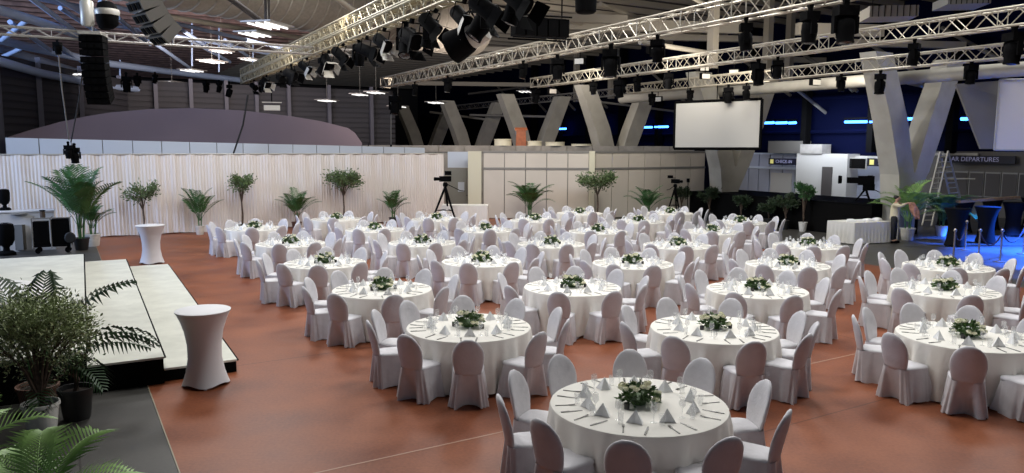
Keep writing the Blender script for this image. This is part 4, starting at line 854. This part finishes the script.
wbox('trim_rail', 'pale glowing rail over the cool white panels', 744, 798, 1.98, 2.12, .36, .1, 'panelcool')  # rail simply has the pale blue panel colour
wbox('trim_cornice', 'pale cornice over the cool white panels', 744, 798, 2.9, 3.0, .36, .1, 'panelcool')
wbox('wall_block', 'white boxed counter room with dark doorway', 797, 848, 0, 3.0, 1.2, 1.1, 'warmwhite')
wbox('wall_roofbox', 'grey box on top of the white counter room', 768, 802, 3.0, 3.75, .9, .8, 'greywall'); wbox('wall_roofbox', 'pale box on top of the white counter room', 800, 822, 3.0, 3.55, 1.3, .8, 'ledge')
wbox('door_2', 'dark doorway in the white counter room', 823, 833, 0, 2.25, 1.26, .05, 'darkgrey'); wbox('door_3', 'pale door in the cool white wall', 772, 793, 0, 1.75, .36, .04, 'warmwhite')
wbox('wall_counter', 'dim blue-grey counter back wall beside the column', 848, 905, 0, 2.8, .2, .15, 'coolwhite'); wbox('trim_counter', 'white fascia strip over the counter', 848, 905, 2.72, 2.9, .5, .1, 'warmwhite')
wbox('wall_grey', 'grey wall with framed dark window panels', 905, 1060, 0, 3.2, .2, .15, 'greywall'); wbox('trim_white', 'pale strip over the departures sign', 930, 978, 2.98, 3.12, .5, .1, 'flap')
for i, (a, b) in enumerate(((940, 970), (971, 986), (987, 1003), (1004, 1020), (1021, 1045))):
    w = wbox('window_%d' % (i+1), 'dark framed window panel under the departures sign', a, b, .95, 2.2, .32, .06, 'seam'); w2 = wpoint(a+1, .36), wpoint(b-1, .36)
    c = MB(); c.prism([Vector((w2[0].x, w2[0].y, 1.02)), Vector((w2[1].x, w2[1].y, 1.02)), Vector((w2[1].x, w2[1].y, 2.13)), Vector((w2[0].x, w2[0].y, 2.13))], V*.03); obj('window_pane', c.mesh('window_pane', M['darkgrey']), w)
# signs with lettering
def sign(lab, pxa, pxb, z0, z1, off, text, yellow=None, tm='signtext', tx=.5, ts=.6):
    a = wpoint(pxa, off); b = wpoint(pxb, off); L_ = (b-a).length; d_ = (b-a).normalized()
    t = thing('hanging_sign', lab, 'sign', (a.x, a.y, 0), atan2(d_.y, d_.x)); sgn = 1
    c = MB(); c.box((L_/2, .06, (z0+z1)/2), (L_, .12, z1-z0)); obj('board', c.mesh('board', M['signblack']), t)
    fc = bpy.data.curves.new('lettering', 'FONT'); fc.body = text; fc.size = (z1-z0)*ts*1.35; fc.align_x = 'CENTER'; fc.align_y = 'CENTER'; fc.extrude = .004; fc.materials.append(M[tm])
    o_ = bpy.data.objects.new('lettering_curve', fc); COL.objects.link(o_); bpy.context.view_layer.update(); me_ = bpy.data.meshes.new_from_object(o_.evaluated_get(bpy.context.evaluated_depsgraph_get())); bpy.data.objects.remove(o_); me_.name = 'lettering'; o = bpy.data.objects.new('lettering', me_); COL.objects.link(o); o.parent = t; o.location = (L_*tx, -.012, (z0+z1)/2); o.rotation_euler = (pi/2, 0, 0)
    if yellow: obj('pictogram', MB().box((L_*yellow, -.01, (z0+z1)/2), ((z1-z0)*.6, .02, (z1-z0)*.65)).mesh('pictogram', M['signyellow']), t)
    return t
sign('black hanging check-in sign with yellow pictogram over the white panels', 769, 796, 2.28, 2.68, 1.0, 'CHECK-IN', .13, tx=.58, ts=.5)
sign('black hanging sign with pale pictogram beside the nearest V-shaped column', 866, 900, 2.35, 2.78, .9, 'AR', .2)
sign('long black departures sign on the grey wall', 948, 1016, 2.62, 3.0, .6, 'AR DEPARTURES', tx=.42)
t = thing('monitor', 'black wall monitor over the counter beside the camera', 'monitor', (0, 0, 0)); a = wpoint(849, 1.0); b = wpoint(866, 1.0); d_ = (b-a).normalized()
c = MB(); c.prism([a+Vector((0, 0, 2.2)), b+Vector((0, 0, 2.2)), b+Vector((0, 0, 2.75)), a+Vector((0, 0, 2.75))], V*.08); obj('screen', c.mesh('screen', M['monitor']), t); c = MB(); c.prism([a-d_*.05+V*.03+Vector((0, 0, 2.15)), b+d_*.05+V*.03+Vector((0, 0, 2.15)), b+d_*.05+V*.03+Vector((0, 0, 2.8)), a-d_*.05+V*.03+Vector((0, 0, 2.8))], V*.08); obj('frame', c.mesh('frame', M['flap']), t)
# blue light tubes along the dark upper wall
for i, (a, b, y) in enumerate(((592, 604, 127), (632, 652, 127.5), (655, 668, 127), (763, 774, 123), (776, 787, 123), (789, 796, 123), (845, 868, 122), (870, 877, 122), (905, 921, 119), (928, 938, 120), (961, 972, 119), (556, 566, 129))):
    pa = on(a, y, RW0 - V*.8, U); pb = on(b, y-.3, RW0 - V*.8, U)
    t = thing('blue_light', 'glowing blue light tube, %s along the dark upper wall' % (ORD+['ninth', 'tenth', 'eleventh', 'twelfth'])[i], 'lamp', pa, 0, 'blue light tubes'); obj('light_tube', MB().tube([(0, 0, 0), pb-pa], .075, 8).mesh('light_tube', M['blueglow']), t); obj('housing', MB().box((pb-pa)/2+Vector((0, 0, .2)), ((pb-pa).length, .25, .08), UA).mesh('housing', M['black']), t)
for z in (4.3, 6.3, 7.6, 8.8):
    a = RW0 - V*.3 - U*11; b = RW0 - V*.3 + U*60; bar('ceiling_tray', 'dark cable tray along the navy wall', Vector((a.x, a.y, z)), Vector((b.x, b.y, z)), .12, 'navy', 6)
for k in range(12):
    q = RW0 - V*.6 + U*(k*4.4-4); c = MB(); c.box((q.x, q.y, 7.1), (.35, .5, 8), UA); struct('trim_girder', c.mesh('trim_girder', M['black']), 'dark upright steel girder before the navy wall')
    a = q + Vector((0, 0, 6.4)) - V*1.5; b = q + U*4.4 + Vector((0, 0, 9.2)) - V*1.5; bar('ceiling_brace', 'dark diagonal steel brace before the navy wall', a, b, .10, 'greywall'); bar('ceiling_brace', 'dark steel brace before the navy wall', q+Vector((0, 0, 9.0))-V*.2, q+Vector((0, 0, 8.0))-V*7, .10, 'greywall')
# ---- A-frame ladder
lt = G(958, 236); top = P(945, 150, 33.5)
t = thing('step_ladder', 'tall aluminium A-frame ladder behind the black cocktail tables', 'ladder', (0, 0, 0))
pa = [P(927, 205, 33.2), P(936, 205, 33.2)]; ptop = [P(940, 152, 33.5), P(948, 151, 33.5)]; pc = [P(952, 205, 34.), P(962, 205, 34.)]
for nm, lo in (('rear_section', pa), ('front_section', pc)):
    c = MB(); lo2 = []
    for i in (0, 1):
        a = ptop[i]; b = lo[i]; k = a.z/(a.z-b.z); e = a.lerp(b, k); lo2.append(e); c.tube([a, e], .045, 5)
    for k in range(1, 14): f = k/14; c.tube([ptop[0].lerp(lo2[0], f), ptop[1].lerp(lo2[1], f)], .028, 5)
    obj(nm, c.mesh(nm, M['bluemetal'] if nm == 'front_section' else M['flap']), t)
bar('trim_scaffold', 'pale handrail behind the ladder', P(930, 178.5, 34.6), P(975, 179, 34.0), .04, 'flap', 6, 'trim')
# ---- black cocktail tables on the blue-lit floor, stanchions with ropes
for i, (px, py, s_) in enumerate(((955, 246, 1), (985, 243, 1), (1012, 236, 1), (962, 232, 1), (990, 230, 1), (1030, 229, 1), (944, 229, 1))):
    g = G(px, py); stretch_table((g.x, g.y, .004), 'black stretch-covered cocktail table, %s of the group behind the rope barrier' % ORD[i], M['blackspandex'], 1.3, .42, 'black cocktail tables', rz=.3*i)
t0_ = P(985, 199, 27.2); t = thing('wooden_board', 'long pale wooden board lying across the black cocktail tables', 'board', (0, 0, 0)); a = G(958, 203, 1.32); b = G(1018, 198.5, 1.32)
c = MB(); dd_ = (b-a).normalized(); nn_ = Vector((-dd_.y, dd_.x, 0)); c.prism([a-nn_*.09, b-nn_*.09, b+nn_*.09, a+nn_*.09], (0, 0, .1)); obj('plank', c.mesh('plank', M['palewood']), t)
def stanchion(p, lab):
    t = thing('rope_stanchion', lab, 'stanchion', p, 0, 'rope stanchions'); obj('base', MB().lathe([(.17, 0), (.17, .02), (.05, .045)], 20).mesh('base', M['brass'], True), t); obj('post', MB().tube([(0, 0, .02), (0, 0, .92)], .026, 10).mesh('post', M['brass'], True), t); obj('finial', MB().lathe([(.03, .9), (.05, .93), (.05, .96), (.02, 1.0)], 12).mesh('finial', M['brass'], True), t)
st = [G(953, 262), G(978, 262), G(1000, 262), G(965, 250), G(1023, 254)]
for i, p in enumerate(st): stanchion((p.x, p.y, .004), 'metal rope stanchion, %s in the blue-lit barrier' % ORD[i])
M['rope'] = mat('dark_rope', (.03, .02, .03), .8)
for i, (a, b) in enumerate(((0, 3), (1, 2), (2, 4))):
    pa, pb = st[a]+Vector((0, 0, .88)), st[b]+Vector((0, 0, .88)); pts = [pa.lerp(pb, k/12) - Vector((0, 0, .38*(1-(2*k/12-1)**2))) for k in range(13)]
    tag(obj('barrier_rope', MB().tube(pts, .022, 6).mesh('barrier_rope', M['rope'], True)), 'dark sagging rope hung between stanchions, %s span' % ORD[i], 'rope', 'barrier ropes')
# ================================================================== EQUIPMENT LEFT OF THE STAGE
pl0 = Vector((-16.1, 23.9, 0))
t = thing('plinth', 'white cube plinth behind the stage with a black lamp on top', 'plinth', G(12, 252)+Vector((.2, .55, 0)), VA); obj('body', MB().box((0, 0, .62), (1.5, .6, 1.24)).mesh('body', M['spandex']), t); obj('top_board', MB().box((0, 0, 1.26), (1.56, .66, .04)).mesh('top_board', M['spandex']), t)
def wash(lab, p, s=1.):
    t = thing('standing_wash_light', lab, 'stage light', p, .4, 'standing black wash lights'); t.scale = (s, s, s)
    obj('base', MB().lathe([(.24, 0), (.24, .07), (.16, .12)], 16).mesh('base', M['black'], True), t); obj('neck', MB().lathe([(.1, .1), (.08, .22), (.13, .3)], 14).mesh('neck', M['black'], True), t)
    obj('head', MB().lathe([(.15, .28), (.22, .42), (.235, .75), (.21, .9), (.12, .93)], 20).mesh('head', M['black'], True), t); obj('lens', MB().lathe([(.19, .92), (.1, .95)], 16).mesh('lens', M['lens'], True), t)
pz = G(12, 252)+Vector((.2, .55, 0)); g = P(6, 223, pz.y-.05); wash('black wash light standing on the white plinth', (g.x, g.y, 1.285), .72)
g = G(7, 255); wash('black wash light standing on the floor before the white plinth', (g.x-.15, g.y-.2, .61) if False else (g.x, g.y, .62-.0) if False else (g.x, g.y, .002), 1.05)
t = thing('flight_case_cart', 'wheeled black equipment cart with metal frame behind the stage', 'cart', G(54, 253), VA*.8); t.scale = (.8, .8, .9)
obj('deck', MB().box((0, 0, .28), (1.25, .6, .06)).mesh('deck', M['black']), t)
for x_ in (-.5, .5):
    for y_ in (-.22, .22): obj('wheel', MB().lathe([(.09, -.03), (.1, 0), (.09, .03)], 14, c=(x_, y_, .12), R=Matrix.Rotation(pi/2, 3, 'X')).mesh('wheel', M['black'], True), t)
obj('case', MB().box((.3, 0, .75), (.62, .5, .88)).mesh('case', M['black']), t); obj('side_case', MB().box((-.38, .02, .72), (.5, .44, .8)).mesh('side_case', M['black']), t)
c = MB(); [c.tube([(x_, -.3, .2), (x_, -.3, 1.25), (x_, .28, 1.25)], .022, 6) for x_ in (-.64, -.02, .64)]; c.tube([(-.64, -.3, 1.25), (.64, -.3, 1.25)], .022); obj('frame', c.mesh('frame', M['seam']), t)
obj('cable_coil', MB().lathe([(.16, 0), (.2, .05), (.16, .1)], 14, c=(.62, -.32, .55), R=Matrix.Rotation(pi/2, 3, 'X')).mesh('cable_coil', M['rubber'], True), t)
g = P(39, 210, G(59, 254).y+.3); t = thing('small_bin', 'brown cylinder standing on the equipment cart', 'container', (g.x+.1, g.y, 1.075))
obj('body', MB().lathe([(.07, 0), (.08, .2), (.06, .24)], 12).mesh('body', M['bark'], True), t); obj('lid', MB().lathe([(.085, .24), (.085, .27)], 12).mesh('lid', M['black'], True), t)
g = G(22, 251); t = thing('drum_stand', 'thin stand with small dark box left of the equipment cart', 'stand', (g.x, g.y, 0)); obj('box', MB().box((0, 0, .45), (.28, .25, .8)).mesh('box', M['greywall']), t); obj('pole', MB().tube([(0, 0, .85), (0, 0, 1.2)], .015).mesh('pole', M['black']), t); obj('dish', MB().lathe([(.05, 1.15), (.24, 1.19), (.23, 1.2)], 16).mesh('dish', M['seam'], True), t)
# white box table at the end of the curtain
t = thing('side_table', 'small white-clothed square table before the ivory panel', 'table', (-1.95, 31.6, .004), 0); obj('tabletop', MB().box((0, 0, .92), (1.9, .8, .05)).mesh('tabletop', M['cloth']), t)
drape_path([(-.95, .4, 0), (-.95, -.4, 0), (.95, -.4, 0), (.95, .4, 0)], .9, M['cloth'], 'cloth_skirt', t)
# ================================================================== PERSON
def skinned(name, chains, m_, parent=None, sub=2):
    # chains: list of [(point, radius)...]; the first point of a later chain may repeat a vertex of an earlier one
    me = bpy.data.meshes.new(name); vs = []; es = []; rs = []; key = {}
    for ch in chains:
        prev = None
        for (p, r) in ch:
            k = tuple(round(x, 4) for x in p)
            if k not in key: key[k] = len(vs); vs.append(p); rs.append(r)
            i = key[k]
            if prev is not None and prev != i: es.append((prev, i))
            prev = i
    me.from_pydata(vs, es, []); o = bpy.data.objects.new(name, me); COL.objects.link(o)
    if parent: o.parent = parent
    md = o.modifiers.new('skin', 'SKIN'); md.use_smooth_shade = True
    for i, sv in enumerate(me.skin_vertices[0].data): sv.radius = (rs[i], rs[i]) if not isinstance(rs[i], tuple) else rs[i]; sv.use_root = (i == 0)
    if sub: s = o.modifiers.new('sub', 'SUBSURF'); s.levels = sub; s.render_levels = sub
    me.materials.append(m_); return o
g = G(893, 243); t = thing('person', 'person in cream shirt and black trousers reaching toward the palm', 'person', (g.x, g.y, .004), -.55)
# local: x = to the picture's right (towards the palm), y away from the camera
pel = (0, 0, .92)
hips = [[(pel, (.085, .065)), ((-.0, 0, 1.08), (.12, .09)), ((.01, 0, 1.28), (.16, .105)), ((.02, 0, 1.40), (.15, .09)), ((.03, 0, 1.47), .052), ((.045, 0, 1.54), .05)],
        [((.02, 0, 1.40), (.15, .09)), ((.0, -.17, 1.40), .062), ((.20, -.26, 1.33), .042), ((.34, -.20, 1.42), .034), ((.44, -.16, 1.46), .028)],
        [((.02, 0, 1.40), (.15, .09)), ((.02, .17, 1.40), .062), ((.22, .22, 1.36), .042), ((.36, .16, 1.42), .034), ((.46, .12, 1.44), .028)],
        [(pel, (.085, .065)), ((0, -.08, .80), .06), ((.0, -.11, .48), .062), ((-.02, -.12, .10), .042), ((.10, -.13, .04), .036)],
        [(pel, (.085, .065)), ((0, .08, .80), .06), ((.03, .11, .48), .062), ((.03, .12, .10), .042), ((.15, .13, .04), .036)]]
body = skinned('body', hips, M['skin'], t)
hd = skinned('head', [[((.05, 0, 1.52), .055), ((.06, 0, 1.58), (.08, .08)), ((.065, 0, 1.65), (.105, .10)), ((.055, 0, 1.71), (.09, .085))]], M['skin'], t); hd.location.z = -.05
face = MB()
for s in (-1, 1): face.lathe([(.001, -.011), (.011, 0), (.001, .011)], 8, c=(.147, s*.032, 1.655))
obj('eyes', face.mesh('eyes', M['hair']), hd); obj('nose', MB().lathe([(.016, -.02), (.01, .01), (.003, .03)], 8, c=(.152, 0, 1.63)).mesh('nose', M['skin'], True), hd); obj('mouth', MB().box((.128, 0, 1.59), (.02, .045, .01)).mesh('mouth', M['pinkcloth']), hd)
for s in (-1, 1): obj('ear', MB().lathe([(.01, -.03), (.02, 0), (.01, .03)], 8, c=(.06, s*.082, 1.645)).mesh('ear', M['skin'], True), hd)
skinned('hair', [[((.02, 0, 1.60), (.085, .085)), ((.015, 0, 1.67), (.125, .12)), ((.04, 0, 1.74), (.11, .10))]], M['hair'], t).location.z = -.045
skinned('shirt', [[((0, 0, .80), (.15, .13)), ((0, 0, .88), (.182, .142)), ((0, 0, .96), (.175, .135)), ((0, 0, 1.10), (.158, .122)), ((.01, 0, 1.28), (.18, .128)), ((.02, 0, 1.39), (.165, .11)), ((.028, 0, 1.45), (.07, .065))],
        [((.02, 0, 1.39), (.165, .11)), ((.0, -.175, 1.39), .078), ((.20, -.262, 1.33), .06), ((.33, -.205, 1.41), .046)],
        [((.02, 0, 1.39), (.165, .11)), ((.02, .175, 1.39), .078), ((.22, .222, 1.36), .06), ((.35, .165, 1.415), .046)]], M['shirt'], t)
skinned('trousers', [[((0, 0, 1.04), (.15, .12)), ((0, 0, .90), (.168, .13)), ((0, -.10, .80), .112), ((.0, -.11, .48), .08), ((-.02, -.12, .09), .062)], [((0, 0, .90), (.168, .13)), ((0, .10, .80), .112), ((.03, .11, .48), .08), ((.03, .12, .09), .062)]], M['trousers'], t)
for (x_, y_) in ((.04, -.125), (.09, .125)): obj('shoe', MB().lathe([(.045, 0), (.055, .03), (.05, .06), (.03, .09)], 12, c=(0, 0, 0), R=Matrix(((2.2, 0, 0), (0, 1, 0), (0, 0, 1)))).mesh('shoe', M['black'], True), t, (x_, y_, 0))
for (wx, wy, wz, sg) in ((.44, -.16, 1.46, 1), (.46, .12, 1.44, -1)):
    hd_ = [[((wx, wy, wz), .024), ((wx+.045, wy, wz), (.034, .018)), ((wx+.08, wy, wz), (.036, .016))]]
    h = skinned('hand', hd_, M['skin'], t, 1)
    for k in range(4):
        yy = wy-.027+.018*k; l = [.06, .075, .08, .07][k]; skinned('finger', [[((wx+.075, yy, wz), .009), ((wx+.075+l*.5, yy, wz-.006), .0085), ((wx+.075+l*.8, yy, wz-.03), .007)]], M['skin'], h, 1)
    skinned('thumb', [[((wx+.03, wy-sg*-.03, wz), .011), ((wx+.055, wy+sg*.052, wz-.01), .009), ((wx+.08, wy+sg*.056, wz-.025), .008)]], M['skin'], h, 1)
# the pinkish brown cloth held in front
c = MB(); n_ = 22; rows_ = 12; vs = []
for i in range(rows_):
    f = i/(rows_-1)
    for k in range(n_):
        a = 2*pi*k/n_; ra = .05+.065*sin(pi*min(1, f*.9+.05))**.8+.02*sin(4*a+f*4); vs.append((.50+.22*f+ra*cos(a)*1.1, -.02+ra*.9*sin(a), 1.47-.56*f+.03*sin(3*a)*f))
fs = [(i*n_+k, i*n_+(k+1) % n_, (i+1)*n_+(k+1) % n_, (i+1)*n_+k) for i in range(rows_-1) for k in range(n_)] + [tuple(range(n_))[::-1], tuple(range((rows_-1)*n_, rows_*n_))]
o = obj('draped_cloth', c.add(vs, fs).mesh('draped_cloth', M['pinkcloth'], 'all'), None, (g.x, g.y, .004), -.55); tag(o, 'pinkish-brown cloth held out by the standing person', 'cloth')
# ================================================================== LIGHT
W = bpy.data.worlds.new('world'); SC.world = W; W.use_nodes = True; W.node_tree.nodes['Background'].inputs[0].default_value = (.62, .74, 1, 1); W.node_tree.nodes['Background'].inputs[1].default_value = .09
def area(p, sx, sy, power, col, target=None, nm='hall_light'):
    l = bpy.data.lights.new(nm, 'AREA'); l.shape = 'RECTANGLE'; l.size = sx; l.size_y = sy; l.energy = power; l.color = col; o = bpy.data.objects.new(nm, l); COL.objects.link(o); o.location = p
    if target is not None: o.rotation_euler = (Vector(target)-Vector(p)).to_track_quat('-Z', 'Y').to_euler()
    return o
# overhead hall lights in rows under the roof
for (x, y, pw) in ((-6, 12, 330), (2, 12, 380), (10, 12, 330), (-7, 19, 520), (2, 19.5, 540), (10.5, 18, 420), (-9, 27, 400), (0, 28, 440), (7.5, 27, 350)):
    area((x, y, 10.4), 2.6, 2.6, pw, (.98, .98, .97), (x, y-3.5, 0))
area((17.5, 25, 10.3), 2.6, 2.6, 260, (.98, .97, .95), (17.5, 24, 0))  # extra lamp added to brighten the plank and black cocktail tables
area((-3, -6, 8.5), 16, 4, 30, (.72, .84, 1), (0, 14, 0))
# unseen cool fill added to lift the roof tubes and left wall
area((-27, 17, 7), 12, 5, 4200, (.50, .66, 1), (-17, 40, 9.8), 'window_light')
def spot(p, tgt, power, col, ang, blend=.5, r=.1):
    l = bpy.data.lights.new('spot', 'SPOT'); l.energy = power; l.color = col; l.spot_size = radians(ang); l.spot_blend = blend; l.shadow_soft_size = r; o = bpy.data.objects.new('spot', l); COL.objects.link(o); o.location = p
    o.rotation_euler = (Vector(tgt)-Vector(p)).to_track_quat('-Z', 'Y').to_euler(); return o
spot((17.4, 22.8, 3.1), (17.0, 22.9, 0), 11000, (.02, .13, 1), 92, .2); spot((19.0, 26.2, 3.1), (18.4, 26.3, 0), 12000, (.02, .13, 1), 92, .2); spot((14.6, 20.3, 5.0), (15.2, 21.2, 0), 2600, (.02, .14, 1), 66, .4)
# spots washing the columns and gallery, then fills added for roof and walls
spot((3, 26, 6.0), (14.9, 30, 4.5), 1100, (1, .93, .82), 60); spot((2, 38, 9), (2, 48, 4.5), 1100, (1, .93, .82), 120, 1)
area((-14, 40, 7.4), 8, 3, 600, (1, .84, .76), (-16, 54, 11), 'uplight'); area((-2, 36, 6.9), 8, 3, 420, (1, .86, .76), (-2, 50, 11), 'uplight'); area((10, 30, 7.0), 8, 3, 300, (1, .92, .80), (12, 36, 11), 'uplight'); area((-2, 20, 7.2), 6, 2, 260, (1, .93, .82), (-3, 27, 11), 'uplight')  # upward fills added to brighten the roof
area((3, 31.5, 6.6), 10, 1.5, 210, (1, .94, .83), (3.5, 36, 1.6), 'wall_wash'); area((-9, 25.5, 6.6), 10, 1.5, 160, (1, .95, .88), (-10, 30.5, 1.6), 'wall_wash')  # fills added to brighten the partition wall and the curtain
# cool lamps over the check-in counters
area((17.5, 43, 4.6), 6, 2, 330, (.78, .86, 1), (21, 46, 1), 'counter_light')
